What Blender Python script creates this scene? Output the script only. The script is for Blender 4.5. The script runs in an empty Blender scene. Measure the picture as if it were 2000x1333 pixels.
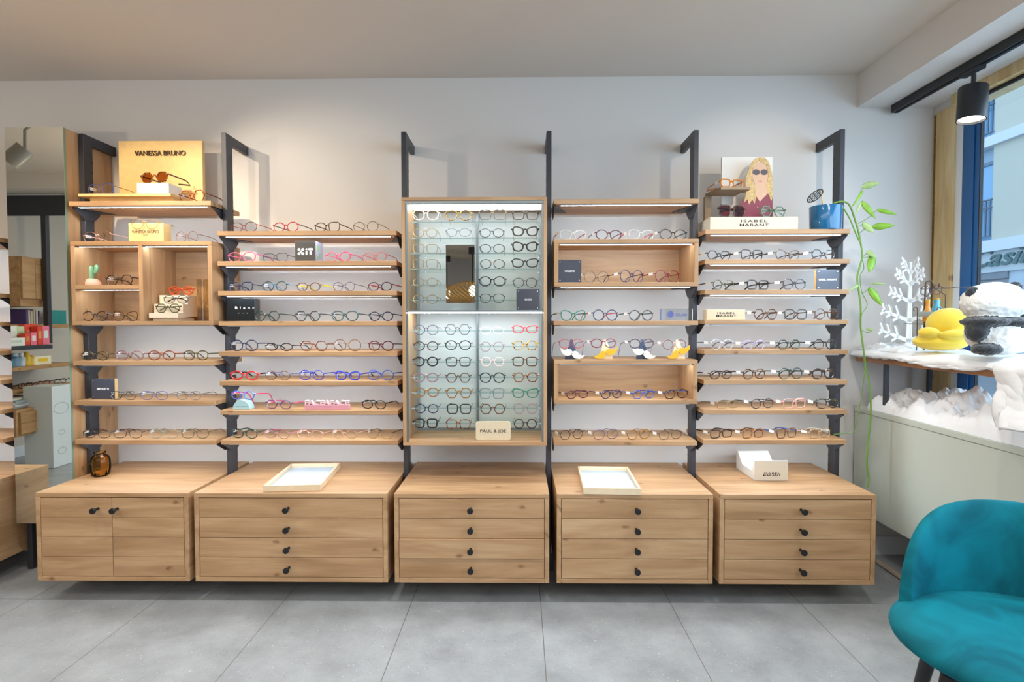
import bpy, bmesh, math, random
from mathutils import Vector, Matrix, noise
random.seed(11)
SC = bpy.context.scene
COL = SC.collection
PI = math.pi

# ------------------------------------------------------------------ camera
F_PX, PITCH, YAW, ROLL = 1141.745, 0.0341, 0.0141, -0.0014
CAM = Vector((0, -2.7487, 1.102))
cp, sp, cy_, sy_ = math.cos(PITCH), math.sin(PITCH), math.cos(YAW), math.sin(YAW)
FW = Vector((-sy_ * cp, cy_ * cp, -sp))
R0 = Vector((cy_, sy_, 0)); U0 = R0.cross(FW)
RT = R0 * math.cos(ROLL) + U0 * math.sin(ROLL)
UP = U0 * math.cos(ROLL) - R0 * math.sin(ROLL)
cam_d = bpy.data.cameras.new('camera'); cam = bpy.data.objects.new('camera', cam_d); COL.objects.link(cam)
cam_d.sensor_width = 36; cam_d.sensor_fit = 'HORIZONTAL'; cam_d.lens = F_PX / 2000 * 36; cam_d.clip_start = 0.02
M = Matrix((RT, UP, -FW)).transposed().to_4x4(); M.translation = CAM
cam.matrix_world = M
SC.camera = cam

def ray(u, v):
    return FW + RT * ((u - 1000) / F_PX) - UP * ((v - 666.5) / F_PX)
def at_y(u, v, y):
    d = ray(u, v); return CAM + d * ((y - CAM.y) / d.y)
def at_z(u, v, z):
    d = ray(u, v); return CAM + d * ((z - CAM.z) / d.z)
def at_x(u, v, x):
    d = ray(u, v); return CAM + d * ((x - CAM.x) / d.x)
MIRY = -0.292
def mirx(u, v, x):            # where a thing seen in the tall mirror really stands, on a plane x = const
    p = at_x(u, v, x); return Vector((p.x, 2 * MIRY - p.y, p.z))
def proj(p):
    q = Vector(p) - CAM; d = q.dot(FW)
    return 1000 + F_PX * q.dot(RT) / d, 666.5 - F_PX * q.dot(UP) / d

# ------------------------------------------------------------------ materials
def lin(c):
    if isinstance(c, str):
        c = c.lstrip('#'); c = [int(c[i:i + 2], 16) / 255 for i in (0, 2, 4)]
        c = [x / 12.92 if x <= .04045 else ((x + .055) / 1.055) ** 2.4 for x in c]
    return (c[0], c[1], c[2], 1)
MATS = {}
def nodes_of(name):
    m = bpy.data.materials.new(name); m.use_nodes = True
    nt = m.node_tree; b = nt.nodes['Principled BSDF']
    return m, nt, b
def mat(name, col, rough=.5, metal=0, spec=.5, emit=0, alpha=1, var=0, scale=30, bump=0, coat=0, sheen=0):
    if name in MATS: return MATS[name]
    m, nt, b = nodes_of(name)
    c = lin(col)
    b.inputs['Base Color'].default_value = c
    b.inputs['Roughness'].default_value = rough; b.inputs['Metallic'].default_value = metal
    b.inputs['Specular IOR Level'].default_value = spec
    b.inputs['Coat Weight'].default_value = coat
    b.inputs['Sheen Weight'].default_value = sheen
    if emit:
        b.inputs['Emission Color'].default_value = c; b.inputs['Emission Strength'].default_value = emit
    if var or bump:
        tc = nt.nodes.new('ShaderNodeTexCoord'); n = nt.nodes.new('ShaderNodeTexNoise')
        n.inputs['Scale'].default_value = scale; n.inputs['Detail'].default_value = 5
        nt.links.new(tc.outputs['Object'], n.inputs['Vector'])
        if var:
            r = nt.nodes.new('ShaderNodeValToRGB')
            lo = [max(0, x * (1 - var)) for x in c[:3]] + [1]; hi = [min(1, x * (1 + var)) for x in c[:3]] + [1]
            r.color_ramp.elements[0].position = .3; r.color_ramp.elements[0].color = lo
            r.color_ramp.elements[1].position = .7; r.color_ramp.elements[1].color = hi
            nt.links.new(n.outputs['Fac'], r.inputs['Fac']); nt.links.new(r.outputs['Color'], b.inputs['Base Color'])
        if bump:
            bp = nt.nodes.new('ShaderNodeBump'); bp.inputs['Strength'].default_value = bump; bp.inputs['Distance'].default_value = .002
            nt.links.new(n.outputs['Fac'], bp.inputs['Height']); nt.links.new(bp.outputs['Normal'], b.inputs['Normal'])
    MATS[name] = m
    return m
def glass(name, tint, refl=.07, rough=.03):
    if name in MATS: return MATS[name]
    m = bpy.data.materials.new(name); m.use_nodes = True; nt = m.node_tree; nt.nodes.clear()
    o = nt.nodes.new('ShaderNodeOutputMaterial'); mx = nt.nodes.new('ShaderNodeMixShader')
    t = nt.nodes.new('ShaderNodeBsdfTransparent'); g = nt.nodes.new('ShaderNodeBsdfGlossy')
    t.inputs['Color'].default_value = lin(tint); g.inputs['Roughness'].default_value = rough
    mx.inputs[0].default_value = refl
    nt.links.new(t.outputs[0], mx.inputs[1]); nt.links.new(g.outputs[0], mx.inputs[2]); nt.links.new(mx.outputs[0], o.inputs[0])
    MATS[name] = m; return m
def oak(name, axis='x', tone=1.0, cols=('#a37d56', '#b9926a', '#c8a47c')):
    if name in MATS: return MATS[name]
    m, nt, b = nodes_of(name); N = nt.nodes.new; L = nt.links.new
    tc = N('ShaderNodeTexCoord'); oi = N('ShaderNodeObjectInfo')
    mul = N('ShaderNodeVectorMath'); mul.operation = 'SCALE'; mul.inputs[0].default_value = (7.3, 5.1, 9.7)
    L(oi.outputs['Random'], mul.inputs['Scale'])
    add = N('ShaderNodeVectorMath'); L(tc.outputs['Object'], add.inputs[0]); L(mul.outputs[0], add.inputs[1])
    def stretched(a, c):
        mp = N('ShaderNodeMapping'); mp.inputs['Scale'].default_value = {'x': (a, c, c), 'y': (c, a, c), 'z': (c, c, a)}[axis]
        L(add.outputs[0], mp.inputs['Vector']); return mp
    m1 = stretched(1.3, 11); n1 = N('ShaderNodeTexNoise'); n1.inputs['Scale'].default_value = 1.6; n1.inputs['Detail'].default_value = 6
    n1.inputs['Distortion'].default_value = .9; L(m1.outputs[0], n1.inputs['Vector'])
    r1 = N('ShaderNodeValToRGB'); e = r1.color_ramp.elements
    e[0].position = .28; e[0].color = lin(cols[0]); e[1].position = .72; e[1].color = lin(cols[2])
    e2 = r1.color_ramp.elements.new(.5); e2.color = lin(cols[1]); L(n1.outputs['Fac'], r1.inputs['Fac'])
    m2 = stretched(5, 150); n2 = N('ShaderNodeTexNoise'); n2.inputs['Scale'].default_value = 1.5; n2.inputs['Detail'].default_value = 3
    L(m2.outputs[0], n2.inputs['Vector'])
    mx = N('ShaderNodeMixRGB'); mx.blend_type = 'MULTIPLY'; mx.inputs[0].default_value = .3
    r2 = N('ShaderNodeValToRGB'); r2.color_ramp.elements[0].position = .3; r2.color_ramp.elements[0].color = (.66, .62, .58, 1); r2.color_ramp.elements[1].position = .6
    L(n2.outputs['Fac'], r2.inputs['Fac']); L(r1.outputs[0], mx.inputs[1]); L(r2.outputs[0], mx.inputs[2])
    # knots
    sx = N('ShaderNodeSeparateXYZ'); L(add.outputs[0], sx.inputs[0])
    ia = 'xyz'.index(axis); ib = [k for k in range(3) if k != ia]
    sm = N('ShaderNodeMath'); L(sx.outputs[ib[0]], sm.inputs[0]); L(sx.outputs[ib[1]], sm.inputs[1])
    m_a = N('ShaderNodeMath'); m_a.operation = 'MULTIPLY'; m_a.inputs[1].default_value = 4.6; L(sx.outputs[ia], m_a.inputs[0])
    m_b = N('ShaderNodeMath'); m_b.operation = 'MULTIPLY'; m_b.inputs[1].default_value = 8.0; L(sm.outputs[0], m_b.inputs[0])
    cm = N('ShaderNodeCombineXYZ'); L(m_a.outputs[0], cm.inputs[0]); L(m_b.outputs[0], cm.inputs[1])
    vo = N('ShaderNodeTexVoronoi'); vo.voronoi_dimensions = '2D'; vo.inputs['Scale'].default_value = 1.0
    ns = N('ShaderNodeTexNoise'); ns.inputs['Scale'].default_value = 55; L(add.outputs[0], ns.inputs['Vector'])
    ad2 = N('ShaderNodeVectorMath'); ad2.operation = 'MULTIPLY_ADD'; ad2.inputs[1].default_value = (.12, .12, .12)
    L(ns.outputs['Color'], ad2.inputs[0]); L(cm.outputs[0], ad2.inputs[2]); L(ad2.outputs[0], vo.inputs['Vector'])
    rk = N('ShaderNodeValToRGB'); rk.color_ramp.elements[0].position = .012; rk.color_ramp.elements[0].color = (1, 1, 1, 1)
    rk.color_ramp.elements[1].position = .085; rk.color_ramp.elements[1].color = (0, 0, 0, 1); L(vo.outputs['Distance'], rk.inputs['Fac'])
    sepc = N('ShaderNodeSeparateColor'); L(vo.outputs['Color'], sepc.inputs[0])
    gt = N('ShaderNodeMath'); gt.operation = 'GREATER_THAN'; gt.inputs[1].default_value = .55; L(sepc.outputs[0], gt.inputs[0])
    mk = N('ShaderNodeMath'); mk.operation = 'MULTIPLY'; L(rk.outputs[0], mk.inputs[0]); L(gt.outputs[0], mk.inputs[1])
    mk2 = N('ShaderNodeMath'); mk2.operation = 'MULTIPLY'; mk2.inputs[1].default_value = .75; L(mk.outputs[0], mk2.inputs[0])
    mk_ = N('ShaderNodeMixRGB'); mk_.inputs[2].default_value = lin('#6a4426'); L(mk2.outputs[0], mk_.inputs[0]); L(mx.outputs[0], mk_.inputs[1])
    L(mk_.outputs[0], b.inputs['Base Color'])
    b.inputs['Roughness'].default_value = .45; b.inputs['Specular IOR Level'].default_value = .5
    MATS[name] = m; return m
def tortoise(name, a, c, scale=170):
    if name in MATS: return MATS[name]
    m, nt, b = nodes_of(name); tc = nt.nodes.new('ShaderNodeTexCoord'); n = nt.nodes.new('ShaderNodeTexNoise')
    n.inputs['Scale'].default_value = scale; n.inputs['Detail'].default_value = 2; r = nt.nodes.new('ShaderNodeValToRGB')
    r.color_ramp.elements[0].position = .45; r.color_ramp.elements[0].color = lin(a); r.color_ramp.elements[1].position = .58; r.color_ramp.elements[1].color = lin(c)
    nt.links.new(tc.outputs['Object'], n.inputs['Vector']); nt.links.new(n.outputs['Fac'], r.inputs['Fac']); nt.links.new(r.outputs[0], b.inputs['Base Color'])
    b.inputs['Roughness'].default_value = .25; MATS[name] = m; return m

OAKX = oak('oak_grain_along', 'x'); OAKZ = oak('oak_grain_upright', 'z'); OAKY = oak('oak_grain_deep', 'y')
BLACK = mat('charcoal_metal', '#3d3e44', .45, .3, bump=.05, scale=400)
KNOB = mat('black_knob', '#1d1d20', .45, .2)
LED = mat('led_strip_light', (.80, .91, 1), emit=30)
LEDBACK = mat('led_strip_back', (.70, .86, 1), emit=78)
LEDFR = mat('led_profile', '#c9ccd0', .4, .4)
WHITE = mat('white_card', '#f2efe8', .6)
CREAM = mat('cream_card', '#d9c9aa', .6, var=.04, scale=60)
PAPER = mat('tag_paper', '#f4f4f4', .6)
INK = mat('black_ink', '#1c1815', .6)
WHITEINK = mat('white_ink', '#f6f6f6', .6)
CLEAR = glass('clear_glass', '#f4f8f7', .05)
LENS = glass('lens_glass', '#ffffff', .006, .06)
ACRYL = glass('acrylic', '#eef2f6', .08)

# ------------------------------------------------------------------ mesh builder
WL = {}
class MB:
    def __init__(s): s.v = []; s.f = []; s.mi = []; s.cur = 0
    def add(s, vs, fs):
        o = len(s.v); s.v += [tuple(p) for p in vs]; s.f += [tuple(i + o for i in q) for q in fs]; s.mi += [s.cur] * len(fs); return s
    def box(s, x0, x1, y0, y1, z0, z1):
        v = [(x, y, z) for x in (x0, x1) for y in (y0, y1) for z in (z0, z1)]
        return s.add(v, [(0, 1, 3, 2), (4, 6, 7, 5), (0, 4, 5, 1), (2, 3, 7, 6), (0, 2, 6, 4), (1, 5, 7, 3)])
    def prism(s, pts, axis, a, b):
        n = len(pts)
        mk = {'x': lambda p, t: (t, p[0], p[1]), 'y': lambda p, t: (p[0], t, p[1]), 'z': lambda p, t: (p[0], p[1], t)}[axis]
        v = [mk(p, a) for p in pts] + [mk(p, b) for p in pts]
        f = [tuple(range(n)), tuple(range(2 * n - 1, n - 1, -1))] + [(i, (i + 1) % n, n + (i + 1) % n, n + i) for i in range(n)]
        return s.add(v, f)
    def tube(s, path, r, n=8, closed=False, flat=None, up=None, cap=True):
        P = [Vector(p) for p in path]; m = len(P); vs = []; prev = None
        for i in range(m):
            if closed: t = P[(i + 1) % m] - P[i - 1]
            else: t = P[min(i + 1, m - 1)] - P[max(i - 1, 0)]
            t.normalize()
            if up is not None: a = Vector(up); a = (a - t * a.dot(t)).normalized()
            elif prev is None:
                a = Vector((0, 0, 1)) if abs(t.z) < .9 else Vector((1, 0, 0)); a = (a - t * a.dot(t)).normalized()
            else: a = (prev - t * prev.dot(t)).normalized()
            prev = a; b = t.cross(a)
            ri = r[i] if isinstance(r, (list, tuple)) else r
            rb = ri if flat is None else (flat[i] if isinstance(flat, (list, tuple)) else flat)
            for k in range(n):
                an = 2 * PI * k / n + PI / n
                vs.append(P[i] + a * (ri * math.cos(an)) + b * (rb * math.sin(an)))
        fs = []
        for i in range(m if closed else m - 1):
            j = (i + 1) % m
            for k in range(n): fs.append((i * n + k, i * n + (k + 1) % n, j * n + (k + 1) % n, j * n + k))
        if not closed and cap: fs += [tuple(range(n))[::-1], tuple((m - 1) * n + k for k in range(n))]
        return s.add(vs, fs)
    def lathe(s, prof, c=(0, 0, 0), n=24, rib=0, ribn=0):
        vs = []; m = len(prof)
        for (r, z) in prof:
            for k in range(n):
                an = 2 * PI * k / n; rr = r * (1 + rib * math.cos(ribn * an))
                vs.append((c[0] + rr * math.cos(an), c[1] + rr * math.sin(an), c[2] + z))
        fs = [(i * n + k, i * n + (k + 1) % n, (i + 1) * n + (k + 1) % n, (i + 1) * n + k) for i in range(m - 1) for k in range(n)]
        fs += [tuple(range(n))[::-1], tuple((m - 1) * n + k for k in range(n))]
        return s.add(vs, fs)
    def disc(s, c, r, axis, depth, n=20):
        pts = [(c[0] + r * math.cos(2 * PI * k / n), c[1] + r * math.sin(2 * PI * k / n)) for k in range(n)]
        return s.prism(pts, axis, c[2], c[2] + depth)
    def ell(s, c, r, nu=20, nv=12):
        vs = [(c[0], c[1], c[2] - r[2])]
        for j in range(1, nv):
            ph = -PI / 2 + PI * j / nv
            for k in range(nu):
                an = 2 * PI * k / nu
                vs.append((c[0] + r[0] * math.cos(ph) * math.cos(an), c[1] + r[1] * math.cos(ph) * math.sin(an), c[2] + r[2] * math.sin(ph)))
        vs.append((c[0], c[1], c[2] + r[2])); t = len(vs) - 1; fs = []
        for k in range(nu):
            fs.append((0, 1 + (k + 1) % nu, 1 + k)); fs.append((t, 1 + (nv - 2) * nu + k, 1 + (nv - 2) * nu + (k + 1) % nu))
            for j in range(nv - 2):
                a = 1 + j * nu; fs.append((a + k, a + (k + 1) % nu, a + nu + (k + 1) % nu, a + nu + k))
        return s.add(vs, fs)
    def grid(s, fn, nu, nv, loop=False):
        vs = [fn(i / (nu - (0 if loop else 1)), j / (nv - 1)) for i in range(nu) for j in range(nv)]
        fs = [((i % nu) * nv + j, ((i + 1) % nu) * nv + j, ((i + 1) % nu) * nv + j + 1, (i % nu) * nv + j + 1) for i in range(nu if loop else nu - 1) for j in range(nv - 1)]
        return s.add(vs, fs)
    def build(s, name, m, parent=None, bev=0, smooth=35, local=False, seg=1, fixn=True):
        off = Vector((0, 0, 0))
        if parent is not None and not local: off = WL.get(parent.name, off)
        me = bpy.data.meshes.new(name)
        me.from_pydata([(p[0] - off.x, p[1] - off.y, p[2] - off.z) for p in s.v], [], s.f)
        bm = bmesh.new(); bm.from_mesh(me)
        if len(set(s.mi)) > 1:
            for fc, i in zip(bm.faces, s.mi): fc.material_index = i
        if fixn: bmesh.ops.recalc_face_normals(bm, faces=bm.faces)
        else: bmesh.ops.remove_doubles(bm, verts=bm.verts, dist=1e-6); bmesh.ops.recalc_face_normals(bm, faces=bm.faces)
        if bev: bmesh.ops.bevel(bm, geom=bm.edges[:] + bm.verts[:], offset=bev, segments=seg, affect='EDGES', clamp_overlap=True)
        for fc in bm.faces: fc.smooth = smooth > 0
        bm.to_mesh(me); bm.free()
        if smooth > 0 and smooth < 180: me.set_sharp_from_angle(angle=math.radians(smooth))
        for x in (m if isinstance(m, (list, tuple)) else [m]): me.materials.append(x)
        o = bpy.data.objects.new(name, me); COL.objects.link(o)
        if parent is not None: o.parent = parent; WL[o.name] = off if not local else Vector((0, 0, 0))
        return o
def tag(o, label=None, cat=None, group=None, kind=None):
    if label: o['label'] = label
    if cat: o['category'] = cat
    if group: o['group'] = group
    if kind: o['kind'] = kind
    return o
def thing(name, label, cat, loc, group=None, rz=0):
    o = bpy.data.objects.new(name, None); COL.objects.link(o); o.empty_display_size = .05
    o.location = loc; o.rotation_euler = (0, 0, rz); WL[o.name] = Vector(loc)
    return tag(o, label, cat, group)
def struct(name, mb, m, **k):
    return tag(mb.build(name, m, **k), kind='structure')

# lettering meshes (made first, while the scene is small)
TXT = {}
def letters(s, off=0.0, space=1.0):
    key = (s, off, space)
    if key in TXT: return TXT[key]
    cu = bpy.data.curves.new('lettering', 'FONT'); cu.body = s; cu.size = 1; cu.extrude = 0; cu.offset = off; cu.space_character = space
    cu.resolution_u = 4
    o = bpy.data.objects.new('lettering', cu); COL.objects.link(o)
    dg = bpy.context.evaluated_depsgraph_get(); me = bpy.data.meshes.new_from_object(o.evaluated_get(dg))
    vs = [(p.co.x, p.co.y) for p in me.vertices]; fs = [tuple(p.vertices) for p in me.polygons]
    bpy.data.objects.remove(o); bpy.data.curves.remove(cu); bpy.data.meshes.remove(me)
    x0 = min(p[0] for p in vs); x1 = max(p[0] for p in vs); y0 = min(p[1] for p in vs); y1 = max(p[1] for p in vs)
    TXT[key] = ([((p[0] - x0) / (x1 - x0) - .5, (p[1] - y0) / (y1 - y0) - .5) for p in vs], fs)
    return TXT[key]
def text(s, cx, y, cz, w, h, parent, m, off=0.0, space=1.0, name='lettering', depth=.0008, slant=0, to=None, tilt=0):
    """lettering facing -y, front face at y, with the given depth behind it"""
    pts, fs = letters(s, off, space); n = len(pts); b = MB(); to = to or (lambda x, d, z: (x, d, z))
    ct, st = math.cos(tilt), math.sin(tilt)
    P = [((p[0] * w + p[1] * h * slant), p[1] * h) for p in pts]
    P = [(cx + a * ct - c * st, cz + a * st + c * ct) for a, c in P]
    vs = [to(a, y, c) for a, c in P] + [to(a, y + depth, c) for a, c in P]
    ed = {}
    for f in fs:
        for i in range(len(f)):
            e = (f[i], f[(i + 1) % len(f)]); ed[e] = 1
    side = [(a, c, c + n, a + n) for (a, c) in ed if (c, a) not in ed]
    b.add(vs, list(fs) + [tuple(i + n for i in f[::-1]) for f in fs] + side)
    return b.build(name, m, parent, smooth=0)
for s_ in (('VANESSA BRUNO', .012), ('ISABEL', .016, 1.3), ('MARANT', .016, 1.15)): letters(*s_)

# ------------------------------------------------------------------ the room
T = .435                      # cabinet top height
CEIL = 2.2315
XW = 1.905                    # window wall
def wallmat(name, col):
    return mat(name, col, .85, spec=.2, bump=.04, scale=220)
WALL = wallmat('wall_paint', '#dedad6'); CEILM = wallmat('ceiling_paint', '#d9d1c8'); SOFF = wallmat('soffit_paint', '#dcd8d4')
def floor_material():
    m, nt, b = nodes_of('floor_tiles'); N = nt.nodes.new; L = nt.links.new
    tc = N('ShaderNodeTexCoord'); sx = N('ShaderNodeSeparateXYZ'); L(tc.outputs['Object'], sx.inputs[0])
    def line(out, off, per, w):
        a = N('ShaderNodeMath'); a.operation = 'ADD'; a.inputs[1].default_value = 50 * per - off; L(out, a.inputs[0])
        md = N('ShaderNodeMath'); md.operation = 'MODULO'; md.inputs[1].default_value = per; L(a.outputs[0], md.inputs[0])
        lt = N('ShaderNodeMath'); lt.operation = 'LESS_THAN'; lt.inputs[1].default_value = w; L(md.outputs[0], lt.inputs[0]); return lt
    l1 = line(sx.outputs[0], .0777, .506, .0028); l2 = line(sx.outputs[1], -.492, 1.012, .003)
    mxl = N('ShaderNodeMath'); mxl.operation = 'MAXIMUM'; L(l1.outputs[0], mxl.inputs[0]); L(l2.outputs[0], mxl.inputs[1])
    n1 = N('ShaderNodeTexNoise'); n1.inputs['Scale'].default_value = 5; n1.inputs['Detail'].default_value = 8; n1.inputs['Roughness'].default_value = .65
    L(tc.outputs['Object'], n1.inputs['Vector'])
    r = N('ShaderNodeValToRGB'); r.color_ramp.elements[0].position = .3; r.color_ramp.elements[0].color = lin('#8c9093')
    r.color_ramp.elements[1].position = .7; r.color_ramp.elements[1].color = lin('#adb2b5'); L(n1.outputs['Fac'], r.inputs['Fac'])
    n2 = N('ShaderNodeTexNoise'); n2.inputs['Scale'].default_value = 130; n2.inputs['Detail'].default_value = 2; L(tc.outputs['Object'], n2.inputs['Vector'])
    r2 = N('ShaderNodeValToRGB'); r2.color_ramp.elements[0].position = .25; r2.color_ramp.elements[0].color = (.45, .44, .43, 1)
    r2.color_ramp.elements[1].position = .38; r2.color_ramp.elements[1].color = (1, 1, 1, 1); L(n2.outputs['Fac'], r2.inputs['Fac'])
    m2 = N('ShaderNodeMixRGB'); m2.blend_type = 'MULTIPLY'; m2.inputs[0].default_value = .55; L(r.outputs[0], m2.inputs[1]); L(r2.outputs[0], m2.inputs[2])
    r3 = N('ShaderNodeValToRGB'); r3.color_ramp.elements[0].position = .68; r3.color_ramp.elements[0].color = (0, 0, 0, 1); r3.color_ramp.elements[1].position = .74
    L(n2.outputs['Fac'], r3.inputs['Fac'])
    m3 = N('ShaderNodeMixRGB'); m3.inputs[2].default_value = lin('#d9d7d2'); L(r3.outputs[0], m3.inputs[0]); L(m2.outputs[0], m3.inputs[1])
    mx = N('ShaderNodeMixRGB'); mx.inputs[2].default_value = lin('#6e6a65'); L(mxl.outputs[0], mx.inputs[0]); L(m3.outputs[0], mx.inputs[1])
    L(mx.outputs[0], b.inputs['Base Color']); b.inputs['Roughness'].default_value = .36; b.inputs['Specular IOR Level'].default_value = .45
    return m
struct('floor', MB().box(-5.2, 2.02, -8.6, .12, -.06, 0), floor_material())
struct('ceiling', MB().box(-5.2, 2.02, -8.6, .12, CEIL, CEIL + .06), CEILM)
struct('wall_back', MB().box(-4.3, XW + .1, 0, .12, 0, CEIL), WALL)
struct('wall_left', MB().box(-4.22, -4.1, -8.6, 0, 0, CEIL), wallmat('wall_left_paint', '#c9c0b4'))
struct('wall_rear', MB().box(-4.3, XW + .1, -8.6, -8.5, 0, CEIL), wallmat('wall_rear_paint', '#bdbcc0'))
struct('wall_right', MB().box(XW, XW + .1, -4.2, 0, 0, .70).box(XW, XW + .1, -8.5, -4.2, 0, CEIL).box(XW, XW + .1, -4.2, 0, 2.044, CEIL), WALL)
struct('trim_1', MB().box(1.551, XW, -8.5, 0, 2.082, CEIL), SOFF)                  # boxed soffit above the window
struct('baseboard_back', MB().box(-4.1, XW, -.012, 0, 0, .088), mat('baseboard_paint', '#dcdde0', .6), bev=.002)
# window on the street side: raw timber lining, white stop, blue frame, pane
PINE = oak('pine_lining', 'z', cols=('#c9a871', '#dcc08b', '#e8d2a4'))
BLUE = mat('blue_window_frame', '#1d5f9c', .4)
win = tag(MB().box(XW - .012, XW + .1, -.143, -.03, .70, 2.044).box(XW - .03, XW + .1, -4.2, -.143, 2.036, 2.082).build('window_1', PINE, bev=.002), kind='structure')
WL[win.name] = Vector()
MB().box(XW + .0, XW + .1, -.03, -.001, .70, 2.044).build('insulation_strip', mat('brown_insulation', '#8d6a2c', .95, var=.25, scale=60), win)
MB().box(XW - .002, XW + .05, -.182, -.143, .70, 2.036).build('stop_bead', mat('white_bead', '#e6e8ea', .5), win)
bf = MB()
bf.box(XW - .002, XW + .012, -.276, -.182, .70, 2.036).box(XW - .002, XW + .012, -4.2, -4.1, .70, 2.036).box(XW - .002, XW + .012, -4.1, -.276, .70, .78).box(XW - .008, XW - .002, -.250, -.205, .70, 2.036)
bf.build('frame', BLUE, win, bev=.0015)
MB().box(XW - .001, XW + .012, -4.1, -.276, 2.024, 2.036).box(XW - .001, XW + .012, -.281, -.276, .78, 2.024).build('gasket', mat('black_gasket', '#15181c', .6), win)
MB().box(XW + .004, XW + .009, -4.1, -.281, .78, 2.024).build('pane', glass('window_pane', '#eaf4fb', .04, .01), win)

# ------------------------------------------------------------------ cabinets, posts, shelves
BAYX = {0: (-2.81, -2.205), 1: (-1.8932, -1.2924), 2: (-1.2695, -.5152), 3: (-.4888, .1112), 4: (.1404, .7407), 5: (.7661, 1.3614)}
BAYWHERE = {1: 'beside the tall mirror', 2: 'left of the glass case', 3: 'below the glass case', 4: 'right of the glass case', 5: 'nearest the window'}
CF, CB, CBOT = -.516, -.004, T - .349
def knob(parent, x, z, y=CF):
    k = MB(); k.lathe([(.0055, 0), (.0045, .006), (.0045, .026)], n=12); k.lathe([(.010, .026), (.0115, .0275), (.0115, .034), (.0105, .0355)], n=20)
    k.v = [(p[0] + x, y - p[2], p[1] + z) for p in k.v]
    return k.build('knob', KNOB, parent, smooth=40)
def cabinet(bay, label):
    x0, x1 = BAYX[bay]; t = .0175
    r = thing('cabinet', label, 'cabinet', ((x0 + x1) / 2, (CF + CB) / 2, CBOT), 'low oak cabinets along the wall')
    c = MB(); c.box(x0, x1, CF, CB, T - t, T)
    c.build('top_panel', OAKX, r, bev=.0012)
    for a in (x0, x1 - t): MB().box(a, a + t, CF, CB, CBOT, T - t).build('side_panel', OAKY, r, bev=.0012)
    MB().box(x0 + t, x1 - t, CF, CB, CBOT, CBOT + t).build('bottom_panel', OAKX, r, bev=.0008)
    MB().box(x0 + t, x1 - t, CB - .01, CB, CBOT + t, T - t).build('back_panel', OAKX, r)
    a0, a1, b0, b1 = x0 + t + .0018, x1 - t - .0018, CBOT + t + .0018, T - t - .0025
    if bay in (0, 1):
        mid = (a0 + a1) / 2; h = (b1 - b0) / 4
        for s, (p, q) in enumerate(((a0, mid - .001), (mid + .001, a1))):
            d = MB()
            for k in range(4): d.box(p, q, CF + .001, CF + .02, b0 + k * h + .0005, b0 + (k + 1) * h - .0005)
            dd = d.build('door', OAKX, r, bev=.0006)
            knob(dd, (q - .052) if s == 0 else (p + .022), b1 - .042)
    else:
        h = (b1 - b0 + .002) / 4
        for k in range(4):
            z0 = b0 + k * h; z1 = z0 + h - .002; dy = -.006 if (bay == 3 and k == 1) else 0
            d = MB().box(a0, a1, CF + .001 + dy, CF + .02 + dy, z0, z1)
            # tray sides of the drawer
            d.box(a0 + .01, a0 + .02, CF + .02, CB - .06, z0 + .006, z1 - .02).box(a1 - .02, a1 - .01, CF + .02, CB - .06, z0 + .006, z1 - .02).box(a0 + .01, a1 - .01, CF + .02, CB - .06, z0 + .002, z0 + .008)
            dd = d.build('drawer', OAKX, r, bev=.0008)
            knob(dd, (a0 + a1) / 2 + {2: -.008, 3: -.003, 4: .006, 5: .012}[bay], (z0 + z1) / 2, CF + dy)
    return r
cabinet(1, 'low oak cabinet with two doors, leftmost in the row beside the mirror')
cabinet(2, 'wide low oak cabinet with four drawers, left of the one under the glass case')
cabinet(3, 'low oak four-drawer cabinet directly under the glass display case')
cabinet(4, 'low oak four-drawer cabinet with a white-lined tray, right of the glass case')
cabinet(5, 'low oak four-drawer cabinet nearest the window, with a cream case on top')
cabinet(0, 'low oak cabinet cut off by the left picture edge, behind the mirror')

PF, PB = -.212, -.157
POSTX = [-2.192, -1.9155, -1.2915, -.512, .1138, .7425, 1.3630]
PL = ['half hidden behind the tall mirror', 'directly right of the tall mirror panel', 'between the mirror bay and the wide bay', 'at the left edge of the glass case',
      'at the right edge of the glass case', 'left of the portrait display', 'beside the blue plant pot, nearest the window']
SLOT = mat('dark_slot', '#0c0c0d', .8)
def post(i):
    x = POSTX[i]; w = .0212
    r = thing('wall_post', 'charcoal metal shelf post ' + PL[i], 'post', (x + w / 2, (PF + PB) / 2, 0), 'charcoal shelf posts')
    MB().box(x, x + w, PF, PB, .002, 1.918).box(x + .001, x + w - .001, PB, -.001, 1.8775, 1.918).build('upright', BLACK, r, bev=.0012)
    s = MB()
    z = .46
    while z < 1.83:
        s.box(x - .0004, x + w + .0004, PB - .007, PB - .002, z, z + .009); z += .0432
    s.build('slot_row', SLOT, r, smooth=0)
    f = MB().box(x - .0015, x + w + .0015, PF - .0015, PB + .0015, .001, .045); f.build('foot', BLACK, r, bev=.001)
for i in range(7): post(i)

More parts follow.
